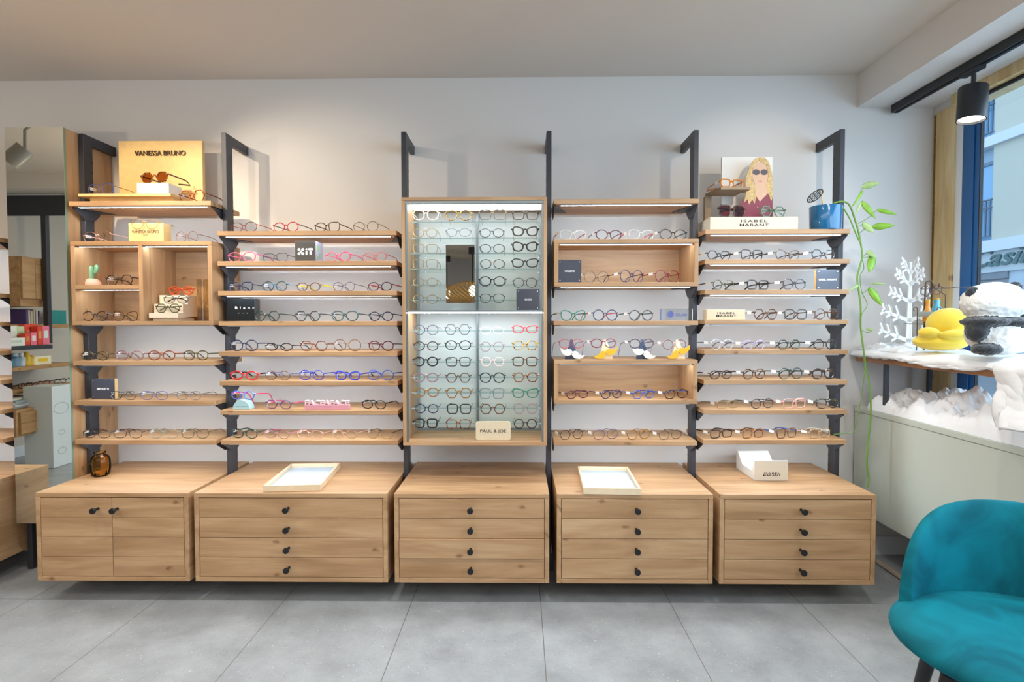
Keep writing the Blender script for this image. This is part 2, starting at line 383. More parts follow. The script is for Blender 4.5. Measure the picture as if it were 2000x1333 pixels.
YF, YB = -.305, -.055
TH = .019
def bracket(parent, x, side, z, yf=YF):
    """folded plate under a shelf end; side = -1 left end, 1 right end"""
    b = MB(); s = -side
    b.prism([(yf + .018, z), (PB + .03, z), (PB + .03, z - .012), (PB - .005, z - .042), (PF - .008, z - .042), (yf + .018, z - .006)], 'x', x, x + s * .003)
    b.prism([(x, yf + .018), (x + s * .008, yf + .018), (x + s * .062, PB + .045), (x, PB + .045)], 'z', z - .0035, z - .0005)
    return b.build('bracket', BLACK, parent, smooth=0)
def led(parent, x0, x1, z, y0=YF + .014, n='led_strip'):
    m = MB(); v = [(x, y, q) for x in (x0, x1) for y in (y0, y0 + .011) for q in (z - .0042, z - .0002)]
    m.add(v, [(0, 4, 6, 2)]); m.cur = 1; m.add(v, [(2, 6, 7, 3)]); m.cur = 2; m.add(v, [(0, 1, 5, 4), (0, 2, 3, 1), (4, 5, 7, 6), (1, 3, 7, 5)])
    bmats = [LED, LEDBACK, LEDFR]
    return m.build(n, bmats, parent, smooth=0, fixn=False)
SHELFZ = {}
def shelf(bay, key, v, where, light=True):
    x0, x1 = BAYX[bay]; uc = {0: 2, 1: 272, 2: 600, 4: 1222, 5: 1518}[bay]
    z = at_y(uc, v, YF).z; SHELFZ[(bay, key)] = z
    r = thing('wall_shelf', where, 'shelf', ((x0 + x1) / 2, (YF + YB) / 2, z - TH), 'open oak shelves')
    MB().box(x0, x1, YF, YB, z - TH, z).build('board', OAKX, r, bev=.001)
    for s in (-1, 1): bracket(r, x0 + .001 if s < 0 else x1 - .001, s, z - TH - .0002)
    if light: led(r, x0 + .03, x1 - .03, z - TH)
    return r
ORD = ['topmost', 'second', 'third', 'fourth', 'fifth', 'sixth', 'seventh', 'eighth']
shelf(1, 0, 393, 'oak shelf holding the lit wooden name panel, topmost beside the mirror')
shelf(1, 2, 705.5, 'bare-backed oak shelf just below the oak cube unit, beside the mirror')
shelf(1, 3, 783.8, 'oak shelf with the black name plate, beside the mirror')
shelf(1, 4, 860, 'lowest oak shelf beside the mirror, above the amber jar')
for k, v in enumerate((451, 510, 568.4, 627.7, 687, 744.8, 802, 860.6)):
    shelf(2, k, v, f'wide oak shelf left of the glass case, {ORD[k]} of eight from the top')
shelf(4, 0, 388.8, 'empty oak shelf at the top, right of the glass case')
shelf(4, 2, 626.8, 'oak shelf between the two open boxes, right of the glass case')
shelf(4, 4, 862, 'lowest oak shelf right of the glass case, under the open boxes')
for k, v in enumerate((447.8, 506.4, 565.8, 624.8, 684, 742.8, 800.8, 859.7)):
    shelf(5, k, v, f'oak shelf nearest the window, {ORD[k]} of eight from the top')
for k, v in enumerate((463, 573, 629, 686, 743, 801, 858)):
    shelf(0, k, v, f'oak shelf end at the left picture edge behind the mirror, {ORD[k]} down')

def open_box(bay, key, vt, vb, label):
    x0, x1 = BAYX[bay]; x0 += .001; x1 -= .001; uc = 1222 if bay == 4 else 272; t = .0175
    z1 = at_y(uc, vt, YF).z; z0 = at_y(uc, vb, YF).z; SHELFZ[(bay, key)] = z1; SHELFZ[(bay, key + .5)] = z0 + t
    r = thing('wall_box', label, 'shelf box', ((x0 + x1) / 2, (YF + YB) / 2, z0), 'open oak wall boxes')
    MB().box(x0, x1, YF, YB, z1 - t, z1).build('top_panel', OAKX, r, bev=.001)
    MB().box(x0, x1, YF, YB, z0, z0 + t).build('bottom_panel', OAKX, r, bev=.001)
    for a in (x0, x1 - t): MB().box(a, a + t, YF, YB, z0 + t, z1 - t).build('side_panel', OAKZ, r, bev=.001)
    MB().box(x0 + t, x1 - t, YB - .012, YB, z0 + t, z1 - t).build('back_panel', OAKX, r, smooth=0)
    led(r, x0 + t + .008, x1 - t - .008, z1 - t)
    for s in (-1, 1): bracket(r, x0 + .001 if s < 0 else x1 - .001, s, z0 - .0002)
    led(r, x0 + .03, x1 - .03, z0)
    return r, x0, x1, z0, z1, t
open_box(4, 1, 466.8, 559.8, 'open oak wall box with the dark square sign inside, upper of two')
open_box(4, 3, 703.5, 789.6, 'open oak wall box under the moustache stands, lower of two')
r, x0, x1, z0, z1, t = open_box(1, 1, 471.5, 635.5, 'oak cube unit with three compartments and a ceramic cactus')
xd = at_y(275, 550, YF).x; zs = at_y(205, 557, YF).z
MB().box(xd - t / 2, xd + t / 2, YF, YB - .012, z0 + t, z1 - t).build('divider', OAKZ, r, bev=.001)
MB().box(x0 + t, xd - t / 2, YF, YB - .012, zs - t, zs).build('inner_shelf', OAKX, r, bev=.001)
led(r, x0 + t + .02, xd - t / 2 - .006, zs - t)
SHELFZ[(1, 1.7)] = zs

# ------------------------------------------------------------------ tall mirror panel
MIRM = mat('mirror_silver', (.82, .86, .84), .01, 1.0)
mx0, mx1, mz0 = -2.163, -1.9185, at_y(48, 1023, MIRY).z; mz1 = at_y(100, 248.5, MIRY).z
r = thing('mirror_panel', 'tall mirror on the front of an oak panel at the left', 'mirror', ((mx0 + mx1) / 2, -.15, mz0))
for a in (mx0, mx1 - .018): MB().box(a, a + .018, MIRY + .012, -.004, mz0, mz1).build('side_panel', OAKZ, r, bev=.001)
MB().box(mx0 + .018, mx1 - .018, MIRY + .012, MIRY + .03, mz0, mz1).build('front_panel', OAKZ, r)
MB().box(mx0 - .004, mx1 - .0005, MIRY, MIRY + .005, mz0, mz1).build('mirror_glass', MIRM, r, smooth=0)
MB().box(mx1 - .0005, mx1 + .0005, MIRY, MIRY + .012, mz0, mz1).box(mx0 - .004, mx1 - .001, MIRY + .005, MIRY + .012, mz0, mz1).build('glass_edge', mat('green_glass_edge', '#7d917c', .3), r, smooth=0)

# ------------------------------------------------------------------ glass case
x0, x1 = BAYX[3]; t = .0145; VY = -.335
VZ1 = at_y(928, 385, VY).z; VZ0 = at_y(928, 871, VY).z; VB_ = -.055
VM = at_y(928, 608, VY).z
vit = thing('glass_case', 'tall lit glass display case with oak frame, rows of eyeglasses inside', 'display case', ((x0 + x1) / 2, (VY + VB_) / 2, VZ0))
x0 += .0005; x1 -= .0005
MB().box(x0, x1, VY, VB_, VZ1 - t, VZ1).build('top_panel', OAKX, vit, bev=.001)
MB().box(x0, x1, VY, VB_, VZ0, VZ0 + t).build('bottom_panel', OAKX, vit, bev=.001)
for a in (x0, x1 - t): MB().box(a, a + t, VY, VB_, VZ0 + t, VZ1 - t).build('side_panel', OAKZ, vit, bev=.001)
ALU = mat('case_aluminium', '#8b9396', .35, .7)
ix0, ix1 = x0 + t, x1 - t
LEDS = mat('case_light_panel', (.93, .98, 1), emit=6)
CASEFILL = mat('case_fill_glow', (.93, .98, 1), emit=13)
MB().box(ix0 + .006, ix1 - .006, VY + .03, -.155, VZ1 - t - .006, VZ1 - t).build('light_panel', LEDS, vit, smooth=0)
for q in ((ix0, ix1, VY + .004, VY + .03, VZ1 - t - .010, VZ1 - t), (ix0, ix1, VY + .004, VB_ - .01, VM - .004, VM + .004), (ix0, ix0 + .012, VB_ - .02, VB_ - .006, VZ0 + t, VZ1 - t), (ix1 - .012, ix1, VB_ - .02, VB_ - .006, VZ0 + t, VZ1 - t), (ix0 + .012, ix1 - .012, VB_ - .02, VB_ - .006, VZ0 + t, VZ0 + t + .012)):
    MB().box(*q).build('metal_trim', ALU, vit, smooth=0)
MB().box(ix0 + .006, ix1 - .006, VY + .02, VY + .032, VM - .0085, VM - .0042).build('led_strip', LED, vit, smooth=0)
MB().box(ix0 + .01, ix1 - .01, VY + .05, -.16, VM - .0062, VM - .0042).build('light_panel', LEDS, vit, smooth=0)  # extra unseen panel added to brighten the case's lower half
xm = at_y(932.5, 620, VB_ - .02).x
for a, b_ in ((VM + .006, VZ1 - t - .001), (VZ0 + t + .001, VM - .006)):
    MB().box(xm - .005, xm + .005, VB_ - .022, VB_ - .012, a, b_).build('divider', ALU, vit, smooth=0)
for a in (ix0 + .0005, ix1 - .0085):  # glowing strips added inside the front edges to light the case evenly
    for z0_, z1_ in ((VZ0 + t + .002, VM - .010), (VM + .006, VZ1 - t - .012)):
        m = MB(); v = [(x, y, z) for x in (a, a + .008) for y in (VY + .006, VY + .016) for z in (z0_, z1_)]
        m.add(v, [(0, 1, 3, 2), (4, 6, 7, 5), (0, 4, 5, 1), (0, 2, 6, 4), (1, 5, 7, 3)]); m.cur = 1; m.add(v, [(2, 3, 7, 6)])
        m.build('upright_fill_strip', [ALU, CASEFILL], vit, smooth=0, fixn=False)
GSH = glass('case_shelf_glass', '#fafdfc', .03)
GEDGE = mat('glass_shelf_edge', '#7f9593', .2)
YS = -.235   # front edge of the case's glass shelves
CASEZ = []
for lst, (a, b_) in (((433, 464.5, 494.7, 525.5, 556, 586), (0, 6)), ((646, 676.5, 707, 737, 767, 797, 827), (6, 13))):
    for v in lst:
        z = at_y(928, v, YS).z; CASEZ.append(z)
        g = MB().box(ix0 + .002, ix1 - .002, YS + .001, VB_ - .024, z - .004, z).build('glass_shelf', GSH, vit, smooth=0)
        MB().box(ix0 + .002, ix1 - .002, YS - .0005, YS + .001, z - .004, z).build('front_edge', GEDGE, g, smooth=0)
fg = bpy.data.materials.new('milky_back_glass'); fg.use_nodes = True; nt = fg.node_tree; nt.nodes.clear()
o_ = nt.nodes.new('ShaderNodeOutputMaterial'); m_ = nt.nodes.new('ShaderNodeMixShader'); t_ = nt.nodes.new('ShaderNodeBsdfTransparent'); d_ = nt.nodes.new('ShaderNodeBsdfDiffuse')
d_.inputs[0].default_value = lin('#eef5f7'); m_.inputs[0].default_value = .42
nt.links.new(t_.outputs[0], m_.inputs[1]); nt.links.new(d_.outputs[0], m_.inputs[2]); nt.links.new(m_.outputs[0], o_.inputs[0])
MB().box(ix0 + .001, ix1 - .001, VB_ - .011, VB_ - .005, VZ0 + t, VZ1 - t).build('back_glass', fg, vit, smooth=0)

# ------------------------------------------------------------------ eyeglasses
def outline(shape, n=30):
    P = []
    def poly(th, k, ph, bl):
        a = 2 * PI / k; q = ((th - ph) % a) - a / 2
        return (1 - bl) * math.cos(a / 2) / math.cos(q) + bl * .93
    for i in range(n):
        th = 2 * PI * i / n; c, s = math.cos(th), math.sin(th)
        def sup(e): 
            r = (abs(c) ** e + abs(s) ** e) ** (-1 / e); return r * c, r * s
        if shape == 'rd': a, b = sup(2.05)
        elif shape == 'pa': a, b = sup(2.4); a *= 1 - .09 * (1 - b) / 2
        elif shape == 'sq': a, b = sup(4.2); a *= 1 - .12 * (1 - b) / 2
        elif shape == 'hx': r = poly(th, 6, 0, .22); a, b = r * c, r * s * 1.08
        elif shape == 'oc': r = poly(th, 8, PI / 8, .12); a, b = r * c, r * s
        elif shape == 'ct':
            a, b = sup(2.7); a *= 1 - .14 * (1 - b) / 2; b += .22 * a * max(0, b + .2)
        elif shape == 'ov': a, b = sup(1.8)
        elif shape == 'av': a, b = sup(2.8); a *= 1 - .16 * (1 - b) / 2; b += -.10 * (1 - a) * max(0, -b)
        P.append((a, b))
    ma = max(abs(p[0]) for p in P); t1 = max(p[1] for p in P); t0 = min(p[1] for p in P)
    return [(p[0] / ma, (p[1] - t0) / (t1 - t0) * 2 - 1) for p in P]
SHAPES = {k: outline(k) for k in ('rd', 'pa', 'sq', 'hx', 'oc', 'ct', 'ov', 'av')}
SHW = dict(rd='round', pa='rounded', sq='square', hx='hexagonal', oc='octagonal', ct='cat-eye', ov='oval', av='pilot')
def gm(c):
    """frame material for a colour name"""
    key = 'rim_' + c.replace(' ', '_')
    if key in MATS: return MATS[key]
    T_ = {'tortoise': ('#3a1c10', '#a8642c'), 'yellow tortoise': ('#4a3212', '#e0ae3c'), 'dark tortoise': ('#1d120d', '#6a3f1c'), 'red tortoise': ('#5a2012', '#b35a2a'), 'olive tortoise': ('#1c1a12', '#7b6a34')}
    if c in T_: return tortoise(key, *T_[c])
    S = {'black': '#141416', 'dark brown': '#2c1c17', 'brown': '#5b3a26', 'olive brown': '#5a4a34', 'red': '#c4262e', 'dark red': '#7c1a22', 'coral red': '#e0504a', 'pink': '#e0648e', 'hot pink': '#e5306a',
         'pale pink': '#e8c8c4', 'rose': '#d9a398', 'maroon': '#5a1f2c', 'mauve': '#8c6a72', 'plum': '#33222c', 'purple': '#5c3a66', 'dark purple': '#352440', 'violet': '#8e84b8', 'navy': '#20284e', 'blue': '#3c58a8',
         'bright blue': '#2436b4', 'light blue': '#7c9cc0', 'dark blue': '#1c2c4c', 'teal': '#1c4a50', 'dark teal': '#1e3638', 'green': '#147050', 'dark green': '#173a34', 'olive': '#4e5236', 'olive green': '#5c7050',
         'grey': '#6c7076', 'dark grey': '#34363a', 'grey green': '#8a948a', 'orange red': '#b8481c', 'orange': '#d27c1c', 'amber': '#8e6224', 'yellow': '#e8d21e', 'beige': '#b08e76', 'tan': '#b08c68', 'silver': '#7f868b'}
    if c in S: return mat(key, S[c], .25, coat=.3)
    Mt = {'gold': '#b48c4e', 'pale gold': '#a9946a', 'rose gold': '#b98a78'}
    if c in Mt: return mat(key, Mt[c], .3, .8)
    Cl = {'clear': '#e9e6da', 'clear grey': '#c2c8ce', 'clear violet': '#b2aed2'}
    m, nt, b = nodes_of(key); b.inputs['Base Color'].default_value = lin(Cl[c]); b.inputs['Roughness'].default_value = .12; b.inputs['Alpha'].default_value = .55
    MATS[key] = m; return m
STY = {'t': (.0013, .0013, 'thin '), 'm': (.0021, .0020, ''), 'k': (.0030, .0024, 'thick ')}
LENSM = {'': LENS, 'brown': glass('brown_sun_lens', '#c49a70', .01), 'wine': glass('wine_sun_lens', '#b87468', .01)}
GCOUNT = [0]
def eyeglasses(label, group, loc, W, H, rz, shape, col, sty, tagged=True, lift=0., lens='', shape2=None, tlen=.138, folded=False, tip=None):
    r = thing('eyeglasses', label, 'glasses', loc, group, rz)
    t, dp, _ = STY[sty]; cols = col.split('/'); cr = gm(cols[0]); ct = gm(cols[1] if len(cols) > 1 else cols[0])
    br = .085 * W; ep = .022 * W; lw = (W - br - 2 * ep) / 2
    fr = MB()
    for s in (-1, 1):
        cx = s * (br / 2 + lw / 2)
        sh = SHAPES[shape2 if (shape2 and s > 0) else shape]
        cz = H / 2
        ring = [(cx + s * p[0] * (lw / 2 - t), 0, cz + p[1] * (H / 2 - t)) for p in sh]
        fr.tube(ring, t, 6, closed=True, flat=dp, up=(0, 1, 0)) if False else fr.tube(ring, dp, 6, closed=True, flat=t, up=(0, 1, 0))
        n = len(sh); rr = [(cx + s * p[0] * (lw / 2 - t * 1.2), cz + p[1] * (H / 2 - t * 1.2)) for p in sh]
        MB().prism(rr, 'y', -.0004, .0006).build('lens', LENSM[lens], r, smooth=0, local=True)
    fr.cur = 1 if (len(cols) > 2 or sty == 't') and len(cols) > 1 else 0
    zb = H * .66; hb = .22 * br
    fr.tube([(-br / 2 - .0005 - t, 0, zb - hb), (-br * .32, -.0006, zb + hb * .5), (0, -.001, zb + hb), (br * .32, -.0006, zb + hb * .5), (br / 2 + .0005 + t, 0, zb - hb)], t * 1.15, 6)
    hz = H * .70; xh = W / 2
    for s in (-1, 1):
        e = t * 1.3
        fr.tube([(s * (br / 2 + lw - t * 1.6), 0, hz), (s * (xh - .002), .0005, hz + .0004), (s * xh, .005, hz)], e, 6)
    fr.build('front_frame', [cr, ct], r, smooth=50, local=True)
    zt = -lift + max(.0018, t * 1.5)
    if tip is not None: zt = tip
    for s in ((-1, 1) if folded else ()):
        q = .0075 + (.0045 if s > 0 else 0); hh = max(t * 1.15, .0009)
        MB().tube([(s * xh, .005, hz), (s * (xh - .004), q, hz), (s * xh * .3, q, hz - .001), (-s * xh * .45, q, hz - .006), (-s * xh * .8, q, hz - .018)], [hh, hh, hh, hh, hh * 1.2], 6, flat=.0010, up=(0, 0, 1)).build('temple', ct, r, smooth=60, local=True)
    for s in (() if folded else (-1, 1)):
        a = [(0, .004, hz), (0, .03, hz - (hz - zt) * .03), (0, .07, hz - (hz - zt) * .09), (0, .098, hz - (hz - zt) * .17), (0, .112, hz - (hz - zt) * .34), (0, .125, hz - (hz - zt) * .66), (0, tlen, zt)]
        xo = [s * (xh - .0006 - .0012 * k) for k in range(7)]
        hh = max(t * 1.15, .0009)
        MB().tube([(xo[k], a[k][1], a[k][2]) for k in range(7)], [hh, hh, hh, hh, hh * 1.05, hh * 1.2, hh * .9], 6, flat=.0010, up=(0, .2, 1)).build('temple', ct, r, smooth=60, local=True)
    if tagged and not folded:
        x = -(xh - .003)
        MB().box(x - .0042, x - .0032, .012, .040, hz - .0072, hz + .0042).box(x - .0032, x - .0002, .020, .024, hz - .002, hz + .002).build('price_tag', PAPER, r, smooth=0, local=True)
    GCOUNT[0] += 1
    return r
NOUN = 'eyeglasses'
OW = ['first', 'second', 'third', 'fourth', 'fifth', 'sixth']
def row(where, group, y, z, rz, spec, tagged=True, hang=False, lift=0.0, folded=False, tip=None, tlen=.138):
    """spec entries 'ul ur vt shape colour style' or with '@vb' for a hanging front; z = supporting surface"""
    ents = [e.strip() for e in spec.split(';') if e.strip()]
    def fit(ul, ur, v, a):                      # centre and width that span the same view angle once turned by a
        c = at_y((ul + ur) / 2, v, y); x, W = c.x, .135
        for _ in range(7):
            dx, dy = W / 2 * math.cos(a), W / 2 * math.sin(a)
            u0 = proj((x - dx, y - dy, c.z))[0]; u1 = proj((x + dx, y + dy, c.z))[0]
            W *= (ur - ul) / (u1 - u0); x += ((ul + ur) / 2 - (u0 + u1) / 2) * (y - CAM.y) / F_PX
        return x, W, c
    uu = [[float(q) for q in e.split(',')[0].split()] for e in ents]
    while abs(rz) > .01:                        # turn the row only as far as neighbouring temples stay clear
        F_ = [fit(q[0], q[1], q[2], rz)[:2] for q in uu]; sn, cs, tn = abs(math.sin(rz)), math.cos(rz), abs(math.tan(rz))
        if all((F_[i + 1][0] - F_[i + 1][1] / 2 * cs) - (F_[i][0] + F_[i][1] / 2 * cs) - tn * sn * (F_[i][1] + F_[i + 1][1]) / 2 > .0075 for i in range(len(F_) - 1)): break
        rz *= .92
    for i, e in enumerate(ents):
        p = [q.strip() for q in e.split(',')]
        nums = [float(q) for q in p[0].split()]; ul, ur, vt = nums[:3]
        shape, col, sty = p[1], p[2], p[3]; extra = p[4] if len(p) > 4 else ''
        uc = (ul + ur) / 2
        c = at_y(uc, vt, y); zz = z
        if len(nums) > 3: zz = at_y(uc, nums[3], y).z
        if hang: zz = at_y(uc, nums[3], y).z
        H = c.z - zz - (0 if (hang or len(nums) > 3) else lift)
        x, W, c = fit(ul, ur, vt, rz)
        W = max(.105, min(.155, W)); H = max(.028, min(.062, H))
        if hang and zz + .70 * H < z + .0062: zz = z + .0062 - .70 * H
        if hang and sty == 'k': zz += .0025
        sh2 = None; lens = ''
        if extra == 'mixed': sh2 = 'sq'
        elif extra in LENSM: lens = extra
        cw = ' and '.join(dict.fromkeys(col.split('/')[:2]))
        kind = 'sunglasses' if lens else NOUN
        sw = 'mixed-shape' if sh2 else SHW[shape]
        lab = f"{STY[sty][2]}{sw} {cw} {kind}, {OW[i]} from left, {where}" if len(ents) > 1 else f"{STY[sty][2]}{sw} {cw} {kind}, {where}"
        while len(lab.split()) > 16:
            for a_, b_ in (('wide shelf left of glass case', 'wide shelf'), (' and lower', ''), ('dark ', ''), ('thin ', ''), ('in lower small compartment of cube unit', 'in lower cube compartment'), ('row, upper half of glass case', 'row, upper glass case'), ('row, lower half of glass case', 'row, lower glass case'), ('lowest shelf right of glass case', 'lowest shelf right of case'), ('shelf between the two open boxes', 'shelf between open boxes'), ('worn by moustache stand on lower open box', 'worn by moustache stand'), ('shelf with the black plate by the mirror', 'shelf with black plate')):
                if a_ in lab: lab = lab.replace(a_, b_, 1); break
            else: break
        lf = (zz - z - .0006) if hang else (lift if len(nums) <= 3 else max(0, zz - z))
        eyeglasses(lab, group, (x, y, zz + (lift if (len(nums) <= 3 and not hang) else 0)), W, H, rz, shape, col, sty, tagged, lf, lens, sh2, tlen, folded, tip)
GL = -.268
S = SHELFZ
A, B_, C4, C5 = math.radians(-12), math.radians(-13), math.radians(25), math.radians(25)
g = 'eyeglasses on the shelves by the mirror'
row('on top of the cube unit', g, GL, S[(1, 1)], A, '162 220 452.5,rd,rose gold/pale pink,t; 343 387 452,rd,rose gold,t')
row('in upper small compartment of cube unit', g, GL, S[(1, 1.7)], A, '205.5 261 537,hx,dark brown,m')
row('in lower small compartment of cube unit', g, GL, S[(1, 1.5)], A, '160 212 608,rd,dark brown/grey,m; 220 270 608,ct,dark brown/gold,t', tagged=True)
row('shelf just below the cube unit', g, GL, S[(1, 2)], A, '157.5 214 686.5,rd,olive tortoise,m; 224 282 685,rd,mauve,m; 288 343.5 685,rd,red tortoise,m; 357 408 685,pa,olive tortoise/olive,m')
row('shelf with the black plate by the mirror', g, GL, S[(1, 3)], A, '214 268 764.5,hx,black,t; 273 329.5 764.5,pa,blue/silver,t; 344 394 764.5,pa,grey,t')
row('lowest shelf by the mirror', g, GL, S[(1, 4)], A, '161 216.6 840,pa,dark brown,t; 220.5 279 839,pa,plum,t; 290 349 838.6,pa,grey green,t; 353.6 409 838.6,ct,olive,t')
g = 'eyeglasses on the wide shelves'
wl = 'wide shelf left of glass case'
def W2(k, spec, tg=True): row(f'{["top", "second", "third", "fourth", "fifth", "sixth", "seventh", "bottom"][k]} {wl}', g, GL, S[(2, k)], B_, spec, tg)
W2(0, '449.5 503 434,rd,brown/red,t; 533 584 434,oc,red/grey,m; 614 665 434,rd,olive brown/brown,m,mixed; 689 740 433,rd,olive brown/beige,t', False)
W2(1, '445 501 492.5,pa,pink,m; 513 563 495,sq,dark grey,t; 636 686 492,rd,hot pink/pink,m; 709 756 493,rd,coral red,t', False)
W2(2, '446 495 551,sq,navy,m; 512 562 549.7,rd,teal/light blue,m; 579 627 552,rd,brown/yellow,m; 650 694 551,rd,purple/dark grey,t; 718 767 551,rd,dark purple/red,m')
W2(3, '495 548 608,hx,dark green,m; 576 627 608,hx,dark teal,m; 647 701 607.7,pa,teal,m; 720 769 609,rd,dark blue,m')
W2(4, '449 505 664,oc,navy,m; 517 573 670,ov,black,m; 585 641 666,hx,tortoise,m; 651 706 663.6,oc,tortoise/gold,t; 719 770 666,rd,maroon,m')
W2(5, '449 506 724.5,ov,red/black,k; 517 568 725,ov,brown/blue,t; 584 634 723.5,oc,bright blue,m; 654 705 725,ct,bright blue/purple,k; 717 770 723,oc,blue/bright blue,m')
W2(7, '452 504 838,rd,dark green,m; 515 567 841,rd,mauve/pink,t; 580 632 841,pa,rose,t; 648 698 841,rd,beige/rose,t; 716 768 839.5,oc,gold/dark grey,t')
g = 'eyeglasses in the glass case'
GV = -.252
def CA(k, spec, part): row(f'{["top", "second", "third", "fourth", "fifth", "sixth", "bottom"][k]} row, {part} half of glass case', g, GV, CASEZ[k + (6 if part == 'lower' else 0)], 0, spec, False, True)
CA(0, '805 858 410 430.5,pa,clear,m; 869 922 410.5 431,pa,yellow tortoise,m; 935 989 409.6 429.5,sq,dark grey/gold,t; 1000 1052 412 429.5,sq,black/gold,m', 'upper')
CA(1, '806 855 446 464,rd,pale gold,t; 870 920 446 463,rd,silver,t; 936 985 446.5 464,rd,black,t; 999.5 1052 443 463,ct,black,k', 'upper')
CA(2, '806 856 477 495,sq,pale gold,t; 936 986.5 477 495,rd,black,t; 999.5 1051 473 493,ct,black,k', 'upper')
CA(3, '805 856 507 525,sq,pale gold,t; 937 986.5 507 525,rd,black/gold,t; 999 1052 505 523,ct,black,m', 'upper')
CA(4, '806 856 543.6 560,rd,pale gold,t; 935 988.5 540 559.6,oc,dark brown/blue,m; 1001 1050 543 562,rd,dark brown,t', 'upper')
CA(5, '806 856 576 594,rd,pale gold,t; 936.5 986 574 592,pa,dark grey,t', 'upper')
CA(0, '807 857 634.7 654.6,rd,navy,t; 868 919.5 634 654,hx,dark grey,t; 937 985 640 655,pa,clear,t; 1000 1051 635.5 651.5,ct,red,m', 'lower')
CA(1, '807 857 667 685.7,rd,dark brown,m; 868.5 921 665 684,rd,black,m; 937 985 668 687,hx,mauve/grey,t; 1000 1051 665.5 685,hx,yellow tortoise,m', 'lower')
CA(2, '806.5 857 698 717.5,rd,black,k; 870 920 698 716.5,sq,black,m; 938 986 698 716,hx,pale pink,m; 1000 1051 697.5 716,sq,dark tortoise/black,m', 'lower')
CA(3, '807 857 728.6 747,rd,mauve,m; 870 920 728.6 748,hx,brown/mauve,m; 936 987 728 748.5,rd,black,m; 1001 1052 728 747,hx,tortoise,m', 'lower')
CA(4, '808 858 757.6 776,rd,amber,m; 870 922 758 778.5,hx,amber,m; 936 985 760 780.5,sq,grey,t; 1000 1053 759 778,ct,green,m', 'lower')
CA(5, '810 857 793 811,rd,dark blue,m; 872 921 790 810,sq,black,m; 937 988 790.5 810.5,hx,brown,m; 1002 1051 789 808.5,hx,mauve/grey,t', 'lower')
CA(6, '807.5 856 819 838,sq,black,k; 870.5 920 819.5 839,sq,tortoise,m; 1002 1050 819 838,hx,dark brown,m', 'lower')
g = 'eyeglasses right of the glass case'
row('on top of upper open box', g, GL, S[(4, 1)], C4, '1092 1146 449,pa,clear/red,m; 1163 1215 449,oc,maroon,m; 1226 1278 449,pa,clear/coral red,m; 1287 1342 448,rd,black,m')
row('inside upper open box', g, GL, S[(4, 1.5)], C4, '1140 1190 530,rd,olive brown,t; 1210 1257 527.5,rd,dark purple,m; 1279 1327 527.5,rd,dark red,m')
row('shelf between the two open boxes', g, GL, S[(4, 2)], C4, '1094 1145 606,ct,green,m; 1157 1207 605,rd,dark blue/red,m; 1228 1276 606,rd,dark brown/dark green,m')
g2 = 'eyeglasses worn by the moustache stands'
row('worn by moustache stand on lower open box', g2, GL, S[(4, 3)], math.radians(12), '1091 1140 662.5 681,rd,red/maroon,t; 1153 1204 661.5 680,rd,dark red/purple,m; 1228 1278 662 681,rd,plum/maroon,m; 1293 1341 664 683,rd,dark red/rose,t')
row('inside lower open box', g, GL, S[(4, 3.5)], C4, '1105 1150 763,rd,maroon/purple,m; 1173 1215 762,rd,navy/purple,m; 1234 1279 762,hx,blue,m; 1297 1344 761,pa,dark tortoise/blue,m')
row('lowest shelf right of glass case', g, GL, S[(4, 4)], C4, '1092 1140 840,hx,dark brown,t; 1158 1208 839,pa,purple/grey,t; 1224 1270 839.5,pa,amber/tan,m; 1286 1332 841,rd,brown/dark brown,t')
g = 'eyeglasses on the shelves nearest the window'
def W5(k, spec): row(f'{["top", "second", "third", "fourth", "fifth", "sixth", "seventh", "bottom"][k]} shelf nearest window', g, GL, S[(5, k)], C5, spec)
W5(1, '1380 1428 490,hx,black,m; 1446 1490 488,sq,black,m; 1514 1562 488,ct,olive brown/black,m; 1584 1632 488,hx,dark grey/brown,m')
W5(2, '1391 1435 547,hx,olive,m; 1458 1502 547,sq,black,k; 1528 1574 545,oc,dark grey,m')
W5(3, '1471 1519 604,hx,dark tortoise,m; 1531 1577 604.5,sq,dark grey,m; 1590 1638 603,oc,brown/tortoise,m')
W5(4, '1387 1433 663,oc,clear grey/grey,m; 1450 1495 664.5,hx,clear violet/purple,m; 1518 1564 664,hx,dark green/black,m; 1588 1634 663,oc,black,m')
W5(5, '1385 1430 724,rd,dark brown,m; 1450 1495 721,oc,dark tortoise,m; 1520 1568 719,oc,dark green,m; 1585 1631 719.5,oc,dark brown/brown,k')
W5(6, '1399 1443 783,sq,pale gold,t; 1466 1511 779,rd,dark grey,m; 1529 1574 778.5,sq,rose,m; 1593 1640 779,av,dark grey/olive,m')
W5(7, '1386 1431 839,sq,dark brown,m; 1449 1492 838.5,sq,tortoise,m; 1516 1556 837,sq,brown/blue,m; 1580 1622 838,sq,tan/clear,m')

# ------------------------------------------------------------------ displays on the shelves
def xz(u, v, y): p = at_y(u, v, y); return p.x, p.z
BUN = mat('light_wood_panel', '#e2c184', .5, var=.06, scale=40)
